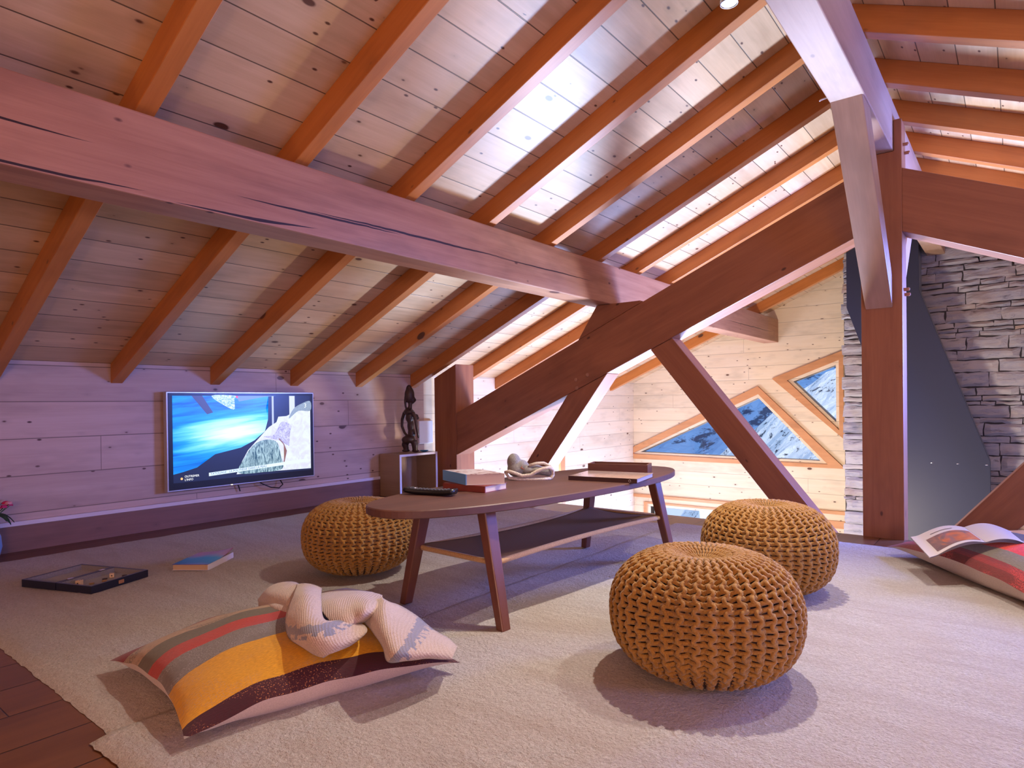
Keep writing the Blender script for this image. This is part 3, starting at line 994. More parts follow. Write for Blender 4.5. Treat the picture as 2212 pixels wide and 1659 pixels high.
# ------------------------------------------------------------------ knitted poufs
def pouf_mesh():
    R, HH = .262, .322
    def prof(t):    # t 0 (top pole) .. 1 (bottom pole)
        a = PI / 2 - PI * t
        r = R * abs(math.cos(a)) ** (.72 if a > 0 else .62)
        z_ = HH / 2 + HH / 2 * math.copysign(abs(math.sin(a)) ** .86, math.sin(a))
        if a > 0: z_ -= .030 * math.exp(-(r / .075) ** 2)
        return r, z_
    ts = np.linspace(0.004, .985, 800)
    P = np.array([prof(t) for t in ts])
    seg = np.hypot(np.diff(P[:, 0]), np.diff(P[:, 1]))
    S = np.concatenate([[0], np.cumsum(seg)])
    L = S[-1]
    tang = np.gradient(P, axis=0)
    tang /= np.linalg.norm(tang, axis=1)[:, None]
    K = 82
    period = .0335
    nl = int(round(L / period))
    per = 12
    n = nl * per + 1
    sides = 6
    tt = np.linspace(0, 2 * PI * nl, n)
    rng = np.random.RandomState(3)
    V = []; Fc = []
    base = 0
    for k in range(K):
        s = (tt + .46 * np.sin(2 * tt)) * (L / (2 * PI * nl))
        s = np.clip(s, 0, L)
        r = np.interp(s, S, P[:, 0]); z_ = np.interp(s, S, P[:, 1])
        tr_ = np.interp(s, S, tang[:, 0]); tz_ = np.interp(s, S, tang[:, 1])
        nr, nz_ = -tz_, tr_      # outward normal of the profile
        w = 2 * PI * r / K
        sgn = 1 if k % 2 else -1
        lat = .82 * np.cos(tt) * w
        fade = np.clip(r / .09, .25, 1)
        out = (sgn * np.cos(tt) * .0104 - .0015 * np.cos(2 * tt)) * fade + rng.uniform(-.001, .001)
        phi = 2 * PI * k / K + lat / np.maximum(r, .02)
        rr = r + nr * out; zz = z_ + nz_ * out
        C_ = np.stack([rr * np.cos(phi), rr * np.sin(phi), zz], 1)
        T = np.gradient(C_, axis=0); T /= np.linalg.norm(T, axis=1)[:, None]
        Nn = np.stack([nr * np.cos(phi), nr * np.sin(phi), nz_], 1)
        B = np.cross(T, Nn); B /= np.linalg.norm(B, axis=1)[:, None]
        N2 = np.cross(B, T)
        rad = (.0064 * np.clip(r / .10, .45, 1))[:, None]
        ring = []
        for q in range(sides):
            a = 2 * PI * q / sides
            ring.append(C_ + (B * math.cos(a) + N2 * math.sin(a)) * rad)
        ring = np.stack(ring, 1)      # n, sides, 3
        V.append(ring.reshape(-1, 3))
        i = np.arange(n - 1)[:, None] * sides + base
        q = np.arange(sides)[None, :]
        q2 = (q + 1) % sides
        Fc.append(np.stack([i + q, i + q2, i + sides + q2, i + sides + q], -1).reshape(-1, 4))
        base += n * sides
    V = np.concatenate(V); Fc = np.concatenate(Fc)
    V[:, 2] -= V[:, 2].min()
    me = bpy.data.meshes.new('knitted_cover')
    me.vertices.add(len(V)); me.vertices.foreach_set('co', V.ravel())
    me.loops.add(Fc.size); me.loops.foreach_set('vertex_index', Fc.ravel())
    me.polygons.add(len(Fc)); me.polygons.foreach_set('loop_start', np.arange(0, Fc.size, 4)); me.polygons.foreach_set('loop_total', np.full(len(Fc), 4))
    me.polygons.foreach_set('use_smooth', np.ones(len(Fc), bool))
    me.update(calc_edges=True)
    me.materials.append(M['yarn'])
    core = bpy.data.meshes.new('filling')
    bm_ = bmesh.new()
    pr = [prof(t) for t in np.linspace(.01, .985, 30)]
    add_lathe(bm_, [(max(.004, r - .007), z_ + (.002 if z_ < .1 else -.002)) for r, z_ in pr][::-1], 48)
    for f in bm_.faces: f.smooth = True
    bm_.to_mesh(core); bm_.free()
    core.materials.append(M['yarn_core'])
    return me, core
pm, pc = pouf_mesh()
def pouf(x, y, rz, tilt, sc, label):
    e = empty('knitted_pouf', label, 'pouf', (x, y, RZ - .003), rz, 'mustard knitted poufs')
    e.rotation_euler = (tilt[0], tilt[1], rz)
    e.scale = sc
    a = bpy.data.objects.new('knitted_cover', pm); C.objects.link(a); a.parent = e
    b = bpy.data.objects.new('filling', pc); C.objects.link(b); b.parent = e
    return e
pouf(-.654, 1.654, .3, (0, 0), (.905, .905, .95), 'mustard knitted pouf in the foreground, the nearest and largest in the photo')
pouf(-.742, 2.507, 1.2, (-.0, .0), (.875, .875, .98), 'mustard knitted pouf behind the foreground one, near the king post')
pouf(-2.243, 1.774, 2.0, (0, 0), (.885, .885, .91), 'mustard knitted pouf left of the coffee table, on the television side')

# ------------------------------------------------------------------ cushions
def cushion(name, corners, z0, hb, ht, mat, label, pinch=.10, seed=0, back=None):
    """four ground corners A B C D; stripes run from A-B side towards D-C, v goes from A (0) to B (1)"""
    A_, B_, C_, D_ = [Vector((*c, 0)) for c in corners]
    ctr_ = (A_ + B_ + C_ + D_) / 4
    e = empty(name, label, 'cushion', (ctr_.x, ctr_.y, z0), 0)
    n = 56
    def pos(u, v):
        # u: from AB side (0) to DC side (1); v: from A/D (0) to B/C (1)
        U, V_ = 2 * u - 1, 2 * v - 1
        U2 = U * (1 - pinch * (1 - V_ * V_)); V2 = V_ * (1 - pinch * (1 - U * U))
        uu, vv = (U2 + 1) / 2, (V2 + 1) / 2
        p = (A_ * (1 - vv) + B_ * vv) * (1 - uu) + (D_ * (1 - vv) + C_ * vv) * uu
        return p, U, V_
    def body(U, V_): return max(0, (1 - abs(U) ** 2.4)) ** .62 * max(0, (1 - abs(V_) ** 2.4)) ** .62
    def rim(U, V_):
        # height of the seam: lifted in the middle of each side, low at the corners
        return hb * (.50 + .5 * (1 - (U * V_) ** 2)) + noise.noise(Vector((U * 3 + seed, V_ * 3, seed))) * .008
    def top(u, v):
        p, U, V_ = pos(u, v)
        b = body(U, V_)
        wr = noise.noise(Vector((U * 2.3 + seed, V_ * 2.3, 1))) * .008 * b
        return p + Vector((0, 0, z0 + rim(U, V_) + ht * b + wr))
    def bot(u, v):
        p, U, V_ = pos(u, v)
        b = body(U, V_)
        r = rim(U, V_)
        q = ctr_ + (p - ctr_) * (1 - .0 * b)
        return q + Vector((0, 0, z0 + max(.0, r * (1 - min(1, b * 1.9) ** .8))))
    def mk(nm, fn, mt, flip):
        o = grid_obj(nm, fn, n, n, mt)
        me = o.data
        at_ = me.attributes.new('uvw', 'FLOAT_VECTOR', 'POINT')
        data = []
        for i in range(n + 1):
            for j in range(n + 1): data += [i / n, j / n, 0]
        at_.data.foreach_set('vector', data)
        o.parent = e; o.matrix_parent_inverse = Matrix.Translation(-Vector(e.location))
        return o
    mk('kilim_front', top, mat, False)
    mk('plain_back', bot, back or M['cream'], True)['label'] = 'plain cream cotton back of the cushion'
    return e, top
cA, topA = cushion('cushion', [tuple(at(236, 1424, .055))[:2], tuple(at(398, 1618, .03))[:2], tuple(at(994, 1428, .055))[:2], (-1.85, 1.36)], RZ - .004, .06, .085, M['kilim_a'],
                   'striped kilim cushion in the left foreground with a knitted scarf over it', .09, 3)
cB, topB = cushion('cushion', [(-.47, 3.38), (.26, 3.92), (.84, 3.10), (.10, 2.60)], RZ - .004, .085, .09, M['kilim_b'],
                   'bright red and grey striped cushion at the right edge under an open magazine', .05, 8)

# ------------------------------------------------------------------ television on the knee wall
XT = -4.005
y0t, y1t, z0t, z1t = 1.735, 2.772, .226, .838
tv = empty('television', 'flat silver-rimmed television mounted on the left plank wall', 'television', (XT - .04, (y0t + y1t) / 2, z0t))
tvi = Matrix.Translation(-Vector(tv.location))
def tvpart(o):
    o.parent = tv; o.matrix_parent_inverse = tvi
    return o
tvpart(box('casing', (XT - .045, y0t, z0t), (XT - .004, y1t, z1t), M['silver'], bev=.004, seg=3))
tvpart(box('wall_bracket', (XW, 2.1, .42), (XT - .045, 2.4, .66), M['black'], bev=.003))
tvpart(box('bezel', (XT - .006, y0t + .009, z0t + .009), (XT - .001, y1t - .009, z1t - .009), M['black'], bev=.001))
SU0, SV0, SW, SH = y0t + .034, z0t + .052, (y1t - y0t) - .068, (z1t - z0t) - .078
def S(u, v, d=0): return Vector((XT + d, SU0 + u * SW, SV0 + v * SH))
def screen_mat():
    k = NT('lit_screen')
    at_ = k.n('ShaderNodeAttribute', attribute_name='uvw')
    v = at_.outputs['Vector']
    sep = k.n('ShaderNodeSeparateXYZ'); k.l(v, sep.inputs[0])
    U, V_ = sep.outputs[0], sep.outputs[1]
    tiltv = k.math('SUBTRACT', V_, k.math('MULTIPLY', U, .18))
    cm = k.n('ShaderNodeCombineXYZ'); k.l(k.math('MULTIPLY', U, 1.6), cm.inputs[0]); k.l(k.math('MULTIPLY', tiltv, 13), cm.inputs[1])
    n1 = k.noise(cm.outputs[0], 1, 4, .6, .5)
    # bright band in the middle of the blue
    d = k.math('ADD', k.math('POWER', k.math('MULTIPLY', k.math('SUBTRACT', U, .42), 1.9), 2), k.math('POWER', k.math('MULTIPLY', k.math('SUBTRACT', tiltv, .48), 3.4), 2))
    g = k.math('SUBTRACT', 1.0, k.math('SQRT', d), clamp=True)
    f = k.math('ADD', k.math('MULTIPLY', n1, .75), k.math('MULTIPLY', g, .62))
    blue = k.ramp(f, [(0, (.0, .03, .25)), (.30, (.0, .10, .62)), (.48, (.01, .32, .95)), (.62, (.12, .62, 1)), (.85, (.62, .95, 1)), (1, (.85, 1, 1))])
    k.col((0, 0, 0))
    k.rough(.25)
    k.l(blue, k.b.inputs['Emission Color'])
    k.b.inputs['Emission Strength'].default_value = 1.0
    return k.m
def emis(name, c, s=1.0, noise_c=None, sc=(20, 20, 20)):
    k = NT(name)
    k.col((0, 0, 0)); k.rough(.3)
    k.b.inputs['Emission Color'].default_value = (*c, 1)
    if noise_c:
        tc = k.n('ShaderNodeTexCoord')
        n1 = k.noise(k.vmul(tc.outputs['Object'], sc), 1, 5, .65, 1.5)
        k.l(k.mix(k.mr(n1, .38, .62), c, noise_c), k.b.inputs['Emission Color'])
    k.b.inputs['Emission Strength'].default_value = s
    return k.m
def spoly(name, pts, d, mat, par=None, uv=False):
    bm = bmesh.new()
    f = bm.faces.new([bm.verts.new(S(u, v, d)) for u, v in pts])
    bmesh.ops.triangulate(bm, faces=[f])
    o = from_bm(name, bm, mat)
    if uv:
        a = o.data.attributes.new('uvw', 'FLOAT_VECTOR', 'POINT')
        data = []
        for q in o.data.vertices: data += [(q.co.y - SU0) / SW, (q.co.z - SV0) / SH, 0]
        a.data.foreach_set('vector', data)
    return o
def sm(pts, n=6):
    """smooth closed outline through the points"""
    out = []
    m = len(pts)
    for i in range(m):
        p0, p1, p2, p3 = [Vector(pts[(i + j - 1) % m]) for j in range(4)]
        for k in range(n):
            t = k / n
            out.append(tuple(.5 * ((2 * p1) + (-p0 + p2) * t + (2 * p0 - 5 * p1 + 4 * p2 - p3) * t * t + (-p0 + 3 * p1 - 3 * p2 + p3) * t ** 3)))
    return out
scr = tvpart(spoly('screen', [(0, 0), (1, 0), (1, 1), (0, 1)], .000, emis('screen_dark', (.012, .016, .05))))
def sub(o):
    o.parent = scr
    o.matrix_parent_inverse = scr.matrix_parent_inverse @ Matrix.Identity(4) if False else Matrix.Translation((0, 0, 0))
    return o
sub(spoly('picture', [(0, .10), (.06, .12), (.15, .16), (.20, .24), (.27, .30), (.45, .36), (.55, .44), (.63, .55), (.655, .70), (.64, .84), (.66, 1), (0, 1)], .0006, screen_mat(), uv=True))
sub(spoly('picture', [(.22, .78), (.26, .80), (.19, 1), (.12, 1)], .0012, emis('screen_twig', (.06, .06, .16))))
sub(spoly('picture', sm([(.25, 1), (.36, .86), (.41, .84), (.40, .95), (.42, 1)], 4), .0012, emis('screen_sparkle', (.75, .85, .95), 1, (.1, .35, .8), (60, 60, 60))))
sub(spoly('picture', [(.44, .93), (.64, .99), (.72, 1), (.42, 1)], .0014, emis('screen_grey', (.18, .28, .48))))
sub(spoly('picture', [(.685, .60), (.70, .62), (.70, 1), (.685, 1)], .0012, emis('screen_pale_bar', (.45, .5, .6))))
sub(spoly('picture', [(.825, .70), (.87, .76), (.87, 1), (.825, 1)], .0012, emis('screen_white_bar', (.6, .65, .78))))
skin = [(.415, .035), (.46, .20), (.50, .32), (.58, .46), (.66, .60), (.72, .66), (.735, .73), (.80, .735), (.87, .79), (.94, .82), (1, .815), (1, .02), (.7, .03)]
sub(spoly('picture', skin, .0016, emis('screen_skin', (.72, .80, .92), 1, (.62, .62, .80), (14, 14, 14))))
sub(spoly('picture', sm([(.62, .48), (.70, .50), (.76, .66), (.84, .60), (.80, .45), (.82, .34), (.74, .42)], 5), .0020, emis('screen_tattoo', (.30, .27, .55), 1, (.65, .66, .85), (60, 60, 60))))
sub(spoly('picture', sm([(.82, .70), (.86, .83), (.93, .90), (1, .93), (1, .80), (.9, .80)], 4), .0020, emis('screen_cap', (.22, .28, .36), 1, (.30, .38, .46), (80, 80, 80))))
sub(spoly('picture', sm([(.43, .05), (.47, .22), (.54, .38), (.63, .44), (.72, .40), (.75, .22), (.76, .05), (.6, .03)], 5), .0024, emis('screen_hair', (.03, .09, .13), 1, (.42, .60, .66), (26, 60, 18))))
sub(spoly('picture', [(.765, .10), (.775, .10), (.80, .28), (.775, .38), (.74, .45), (.735, .44), (.77, .37), (.79, .28)], .0028, emis('screen_strap', (.25, .12, .12))))
ban = sub(spoly('picture', [(.225, .045), (.975, .115), (.975, .155), (.225, .085)], .0034, emis('screen_banner', (.70, .85, 1), 1)))
def stext(body, u, v, size, c, sx=1.0, rot=0):
    o = text_mesh('caption', body, size, emis('caption_ink', c), None, sx=sx, extrude=.0001)
    p = S(u, v, .0042)
    R = Matrix(((0, 0, 1, p.x), (1, 0, 0, p.y), (0, 1, 0, p.z), (0, 0, 0, 1)))
    o.data.transform(R @ Matrix.Rotation(rot, 4, 'Z'))
    o.parent = scr
    return o
stext('TATOUAGE : LA POLYNÉSIE DANS LA PEAU', .235, .055, .0205, (.03, .10, .25), .98, math.radians(2.9))
stext('OUTREMER', .068, .055, .0185, (.95, .97, 1), .95)
stext("L'INFO", .068, .018, .0185, (.95, .97, 1), .95)
stext('3', .945, .845, .042, (.85, .92, 1), 1.0)
bm = bmesh.new(); bmesh.ops.create_circle(bm, cap_ends=True, radius=.0075, segments=16)
o = from_bm('caption', bm, emis('orange_dot', (1, .55, .2))); o.parent = scr
o.data.transform(Matrix.Translation(S(.050, .045, .004)) @ Matrix.Rotation(PI / 2, 4, 'Y'))
bm = bmesh.new(); bmesh.ops.create_circle(bm, cap_ends=True, radius=.008, segments=16)
o = from_bm('caption', bm, emis('red_dot', (1, .05, .10))); o.parent = scr
o.data.transform(Matrix.Translation(S(.425, .985, .004)) @ Matrix.Rotation(PI / 2, 4, 'Y'))
for o in scr.children: o.matrix_parent_inverse = Matrix.Identity(4)
bm = bmesh.new(); add_ball(bm, (XT + .001, 2.14, z0t + .006), (.002, .006, .003), 8, 6)
tvpart(from_bm('power_light', bm, plain('power_led', (1, .9, .6), .4, emit=(1, .9, .6), es=2)))
bm = bmesh.new()
add_tube(bm, [(XW + .02, 2.20, z0t + .03), (XW + .025, 2.21, z0t - .01), (XW + .02, 2.225, z0t - .05)], .004, 8)
tvpart(from_bm('cable', bm, M['black'], smooth=True))
bm = bmesh.new()
add_tube(bm, [(XW + .03, 2.33, z0t + .02), (XW + .05, 2.37, z0t - .015), (XW + .06, 2.43, z0t - .045), (XW + .06, 2.49, z0t - .055), (XW + .05, 2.525, z0t - .035), (XW + .03, 2.52, z0t - .008), (XW + .02, 2.50, z0t + .02)], .004, 8)
tvpart(from_bm('cable', bm, M['black'], smooth=True))

# ------------------------------------------------------------------ open cube shelf with the carving
cub = empty('cube_shelf', 'open light wood cube shelf with white front edges beside the post', 'shelf', (-3.93, 3.63, 0))
ci = Matrix.Translation(-Vector(cub.location))
cx0, cx1, cy0, cy1, cz0, cz1 = -4.055, -3.815, 3.425, 3.845, .0, .343
th = .018
for nm, lo, hi in (('side_panel', (cx0, cy0, cz0), (cx1 - .004, cy0 + th, cz1)), ('side_panel', (cx0, cy1 - th, cz0), (cx1 - .004, cy1, cz1)),
                   ('top_panel', (cx0, cy0 + th, cz1 - th), (cx1 - .004, cy1 - th, cz1)), ('bottom_panel', (cx0, cy0 + th, cz0), (cx1 - .004, cy1 - th, cz0 + th)),
                   ('back_panel', (cx0, cy0 + th, cz0 + th), (cx0 + .008, cy1 - th, cz1 - th))):
    o = box(nm, lo, hi, M['oak'], bev=.0015)
    o.parent = cub; o.matrix_parent_inverse = ci
o = flat_poly('front_edging', [(cy0, cz0), (cy1, cz0), (cy1, cz1), (cy0, cz1)], [[(cy0 + th, cz0 + th), (cy1 - th, cz0 + th), (cy1 - th, cz1 - th), (cy0 + th, cz1 - th)]], .004, M['white'])
o.data.transform(Matrix(((0, 0, 1, cx1 - .002), (1, 0, 0, 0), (0, 1, 0, 0), (0, 0, 0, 1))))
o.parent = cub; o.matrix_parent_inverse = ci
o['label'] = 'white front edging of the cube shelf'

bm = bmesh.new()
K_ = .000727
def sp(x, y, b=0): return Vector(((x - 455) * K_, b, (915 - y) * K_))
for (x, y, b, r) in ((450, 262, 0, (.042, .034, .070)), (482, 312, 0, (.025, .024, .036)), (445, 195, 0, (.026, .020, .038)), (512, 318, 0, (.010, .010, .016)),
                     (440, 452, 0, (.046, .058, .026)), (450, 515, 0, (.036, .042, .050)), (460, 610, 0, (.030, .036, .062)), (470, 690, 0, (.034, .038, .045)),
                     (440, 760, 0, (.052, .056, .036)), (400, 770, 0, (.034, .045, .030)),
                     (512, 500, .024, (.024, .016, .018)), (512, 500, -.024, (.024, .016, .018)), (535, 525, .026, (.014, .010, .014)), (535, 525, -.026, (.014, .010, .014)),
                     (405, 895, .030, (.035, .020, .012)), (505, 897, -.022, (.032, .020, .012))):
    add_ball(bm, sp(x, y, b), r, 16, 12)
add_tube(bm, [sp(455, 345), sp(455, 390), sp(450, 430)], [.017, .017, .021], 12)
add_tube(bm, [sp(405, 280), sp(398, 340), sp(404, 390), sp(418, 432)], [.012, .010, .009, .011], 10)
add_tube(bm, [sp(400, 455, .045), sp(372, 540, .062), sp(368, 615, .064), sp(395, 690, .055), sp(440, 752, .035)], [.017, .0145, .0125, .011, .012], 10)
add_tube(bm, [sp(478, 455, -.045), sp(505, 540, -.062), sp(515, 620, -.064), sp(528, 690, -.055), sp(540, 748, -.040)], [.017, .0145, .0125, .011, .010], 10)
add_tube(bm, [sp(415, 780, .030), sp(395, 830, .032), sp(408, 870, .032), sp(405, 905, .030)], [.033, .029, .024, .020], 12)
add_tube(bm, [sp(490, 780, -.024), sp(500, 830, -.026), sp(500, 870, -.024), sp(500, 905, -.022)], [.031, .028, .024, .020], 12)
add_tube(bm, [sp(540, 742, -.035), sp(545, 715, -.035)], [.009, .006], 8)
stt = from_bm('carved_statue', bm, M['statue'], smooth=True)
md = stt.modifiers.new('blend', 'REMESH'); md.mode = 'VOXEL'; md.voxel_size = .0045; md.use_smooth_shade = True
md = stt.modifiers.new('soften', 'SMOOTH'); md.factor = .6; md.iterations = 4
stt.location = (-3.925, 3.645, cz1 + .001)
stt.rotation_euler = (0, 0, math.atan2(.80, .60))
tag(stt, 'dark carved wooden figure of a standing woman on the cube shelf', 'statue')
o = box('wall_socket', (XW, 3.872, .398), (XW + .02, 4.04, .598), M['white'], bev=.004)
tag(o, 'square white box on the plank wall behind the carved figure', 'switch box')
bm = bmesh.new(); add_lathe(bm, [(.012, 0), (.03, .006), (.038, .014), (.034, .014), (.02, .006)], 24)
o = from_bm('small_dish', bm, plain('teal_glaze', (.02, .18, .32), .3), smooth=True); o.location = (-3.88, 3.755, cz1 + .001)
tag(o, 'tiny teal dish on the cube shelf beside the carved figure', 'dish')

# ------------------------------------------------------------------ things on the coffee table
def slab(bm, quad, z0, z1, b=.0):
    """box on four ground points"""
    A_ = [bm.verts.new((p[0], p[1], z0)) for p in quad]
    B_ = [bm.verts.new((p[0], p[1], z1)) for p in quad]
    bm.faces.new(A_[::-1]); bm.faces.new(B_)
    for i in range(4): bm.faces.new((A_[i], A_[(i + 1) % 4], B_[(i + 1) % 4], B_[i]))
def rectq(p, q, depth):
    """rectangle with one side p-q, extending to the left of p->q by depth"""
    p, q = Vector(p[:2]), Vector(q[:2])
    d = (q - p).normalized(); n = Vector((-d.y, d.x))
    return [p, q, q + n * depth, p + n * depth]
def inset(quad, a):
    c = sum(quad, Vector((0, 0))) / 4
    return [c + (p - c) * (1 - a / (p - c).length) for p in quad]
pages = plain('book_pages', (.66, .54, .43), .9, bump=(400, .2, .001))
def book(label, quad, z0, th_, cover, spine_side, page_mat=pages, top=None, spine=None, tilt=None):
    """spine_side: index i of the side quad[i]-quad[i+1] that is the spine"""
    c = sum(quad, Vector((0, 0))) / 4
    e = empty('book', label, 'book', (c.x, c.y, z0))
    inv = Matrix.Translation(-Vector(e.location))
    def put(o):
        o.parent = e; o.matrix_parent_inverse = inv
        return o
    ct = .0016
    bm = bmesh.new(); q = inset(quad, .004); slab(bm, q, z0 + ct, z0 + th_ - ct); put(from_bm('pages', bm, page_mat))
    bm = bmesh.new(); slab(bm, quad, z0, z0 + ct); put(from_bm('back_cover', bm, cover))
    bm = bmesh.new(); slab(bm, quad, z0 + th_ - ct, z0 + th_); put(from_bm('front_cover', bm, top or cover))
    a, b = quad[spine_side], quad[(spine_side + 1) % 4]
    n = ((quad[(spine_side + 2) % 4] - b).normalized()) * .003
    bm = bmesh.new(); slab(bm, [a - n * .3, b - n * .3, b + n, a + n], z0, z0 + th_); put(from_bm('spine', bm, spine or cover))
    return e
def v2(p): return Vector((p.x, p.y))
# dark red book lying under the white one
a, b = v2(at(941, 1055, TZ)), v2(at(1048, 1065, TZ))
a = b + (a - b).normalized() * .205
qd = rectq(a, b, .135)
red = plain('dark_red_cover', (.23, .045, .035), .5)
book('dark red paperback book lying under the white book on the coffee table', qd, TZ, .024, red, 0)
# white book
a, b, c_ = v2(at(957, 1037, TZ + .024)), v2(at(1006.5, 1048.5, TZ + .024)), v2(at(1092, 1046, TZ + .024))
d = a + (c_ - b)
def cover_white():
    k = NT('white_photo_cover')
    tc = k.n('ShaderNodeTexCoord')
    n1 = k.noise(k.vmul(tc.outputs['Object'], (14, 20, 1)), 1, 3, .5, .6)
    k.col(k.ramp(n1, [(0, (.72, .66, .62)), (.55, (.70, .62, .58)), (.62, (.22, .08, .07)), (.70, (.55, .42, .38)), (1, (.75, .7, .66))]))
    k.rough(.3)
    return k.m
book('thick white book with a pale blue spine, on top of the red book', [a, b, c_, d], TZ + .0245, .040, plain('white_book_cover', (.72, .68, .66), .4), 0, top=cover_white(), spine=plain('pale_blue_spine', (.14, .36, .72), .4))
# remote control
rm = empty('remote_control', 'black television remote control at the near end of the coffee table', 'remote control', tuple(at(930, 1069, TZ + .0)), 0)
ra = math.atan2(at(985, 1070, TZ).y - at(880, 1066, TZ).y, at(985, 1070, TZ).x - at(880, 1066, TZ).x)
rm.rotation_euler = (0, 0, ra + math.radians(-3)); rm.location.z = TZ
bm = bmesh.new()
n = 20
rows = []
for i in range(n + 1):
    t = i / n; x = -.098 + .196 * t
    w = .0235 + .003 * math.cos(PI * 2 * t)
    lift = .006 * (abs(2 * t - 1) ** 3)
    ring = []
    for k in range(12):
        an = 2 * PI * k / 12
        yy = math.copysign(abs(math.cos(an)) ** .5, math.cos(an)) * w
        zz = .0105 + lift + math.copysign(abs(math.sin(an)) ** .6, math.sin(an)) * (.0100 if math.sin(an) > 0 else .0105)
        if math.sin(an) < 0: yy *= .8
        ring.append(bm.verts.new((x, yy, zz)))
    rows.append(ring)
for i in range(n):
    for k in range(12): bm.faces.new((rows[i][k], rows[i][(k + 1) % 12], rows[i + 1][(k + 1) % 12], rows[i + 1][k]))
bm.faces.new(rows[0]); bm.faces.new(rows[-1])
from_bm('shell', bm, M['black'], rm, smooth=True)
for i in range(11):
    for j in range(3):
        x = -.078 + i * .0145
        lift = .006 * (abs(2 * ((x + .098) / .196) - 1) ** 3)
        box('button', (x - .0045, -.0145 + j * .011, .019 + lift), (x + .0045, -.0145 + j * .011 + .007, .0225 + lift), M['rubber'] if (i, j) != (1, 1) else M['white'], rm, bev=.001, seg=1)
# grey felt hat with a fleece rim
ho = at(1137, 1036, TZ)
hat = empty('felt_hat', 'crumpled grey felt hat with a cream fleece rim in the middle of the coffee table', 'hat', (ho.x, ho.y + .02, TZ), math.atan2(.6247, .7808))
P_ = .00198
def hp(x, y, dy=0): return Vector(((x - 690) * .226 * P_, dy, max(.004, (1325 - y) * .226 * P_)))
bm = bmesh.new()
for (x, y, dy, r) in ((565, 1225, .01, (.038, .044, .036)), (545, 1160, .01, (.030, .036, .038)), (540, 1128, .012, (.022, .028, .022)), (615, 1200, .01, (.034, .040, .028)),
                      (680, 1235, .01, (.036, .042, .022)), (760, 1240, .01, (.036, .042, .021)), (830, 1250, .01, (.034, .040, .019)), (870, 1262, .01, (.018, .034, .018))):
    add_ball(bm, hp(x, y, dy), r, 16, 12)
felt = fabric('grey_felt', (.20, .185, .16), (.32, .30, .265), 260, bump=.6)
fleece = fabric('cream_fleece', (.50, .42, .31), (.74, .65, .52), 180, bump=.9)
o = from_bm('crown', bm, felt, hat, smooth=True)
md = o.modifiers.new('blend', 'REMESH'); md.mode = 'VOXEL'; md.voxel_size = .004; md.use_smooth_shade = True
md = o.modifiers.new('soften', 'SMOOTH'); md.factor = .6; md.iterations = 5
bm = bmesh.new()
path = [(462, 1252, -.020), (500, 1240, -.036), (560, 1258, -.042), (620, 1282, -.044), (700, 1275, -.044), (760, 1240, -.046), (820, 1215, -.044), (880, 1208, -.036), (915, 1235, -.020), (918, 1285, -.012), (895, 1312, -.030)]
add_tube(bm, [hp(x, y, d_) for x, y, d_ in path], .0075, 10)
add_tube(bm, [hp(x, y, d_) for x, y, d_ in [(462, 1252, -.020), (500, 1305, -.034), (580, 1318, -.040), (700, 1316, -.044), (820, 1316, -.042), (895, 1312, -.030)]], .006, 10)
add_tube(bm, [hp(x, y, d_) for x, y, d_ in [(690, 1190, -.020), (760, 1172, -.018), (830, 1170, -.012), (890, 1200, -.012), (915, 1235, -.016)]], .007, 10)
o = from_bm('fleece_rim', bm, fleece, hat, smooth=True)
bm = bmesh.new(); add_tube(bm, [hp(600, 1175, -.022), hp(625, 1190, -.026), hp(612, 1208, -.030), (hp(640, 1222, -.033))], .0022, 6)
from_bm('embroidery', bm, plain('rust_thread', (.35, .10, .05), .8), hat, smooth=True)
# dark hardback on the right
a, b = v2(at(1228, 1037, TZ)), v2(at(1376, 1044.5, TZ))
qd = rectq(a, b, .235)
def cover_tan():
    k = NT('tan_glossy_cover')
    tc = k.n('ShaderNodeTexCoord')
    n1 = k.noise(k.vmul(tc.outputs['Object'], (5, 5, 1)), 1, 3, .5)
    k.col(k.ramp(n1, [(0, (.30, .19, .14)), (.5, (.46, .33, .25)), (1, (.62, .5, .42))]))
    k.rough(.12)
    return k.m
bk = book('large dark-spined hardback book with a tan cover at the far end of the table', qd, TZ, .018, plain('dark_brown_cover', (.055, .018, .016), .4), 0, plain('grey_pages', (.50, .46, .46), .8), top=cover_tan())
bm = bmesh.new()
bmesh.ops.create_circle(bm, cap_ends=False, radius=.0045, segments=20)
ring_pts = [v.co.copy() for v in bm.verts]; bm.free()
bm = bmesh.new(); add_tube(bm, ring_pts, .0007, 6, closed=True)
mk = from_bm('spine_emblem', bm, plain('pale_print', (.6, .5, .42), .5))
dr = (b - a).normalized()
pp = a + dr * ((b - a).length * .90)
mk.matrix_world = Matrix(((dr.x, 0, dr.y, pp.x + dr.y * .0015), (dr.y, 0, -dr.x, pp.y - dr.x * .0015), (0, 1, 0, TZ + .009), (0, 0, 0, 1)))
mk.parent = bk; mk.matrix_parent_inverse = Matrix.Translation(-Vector(bk.location))
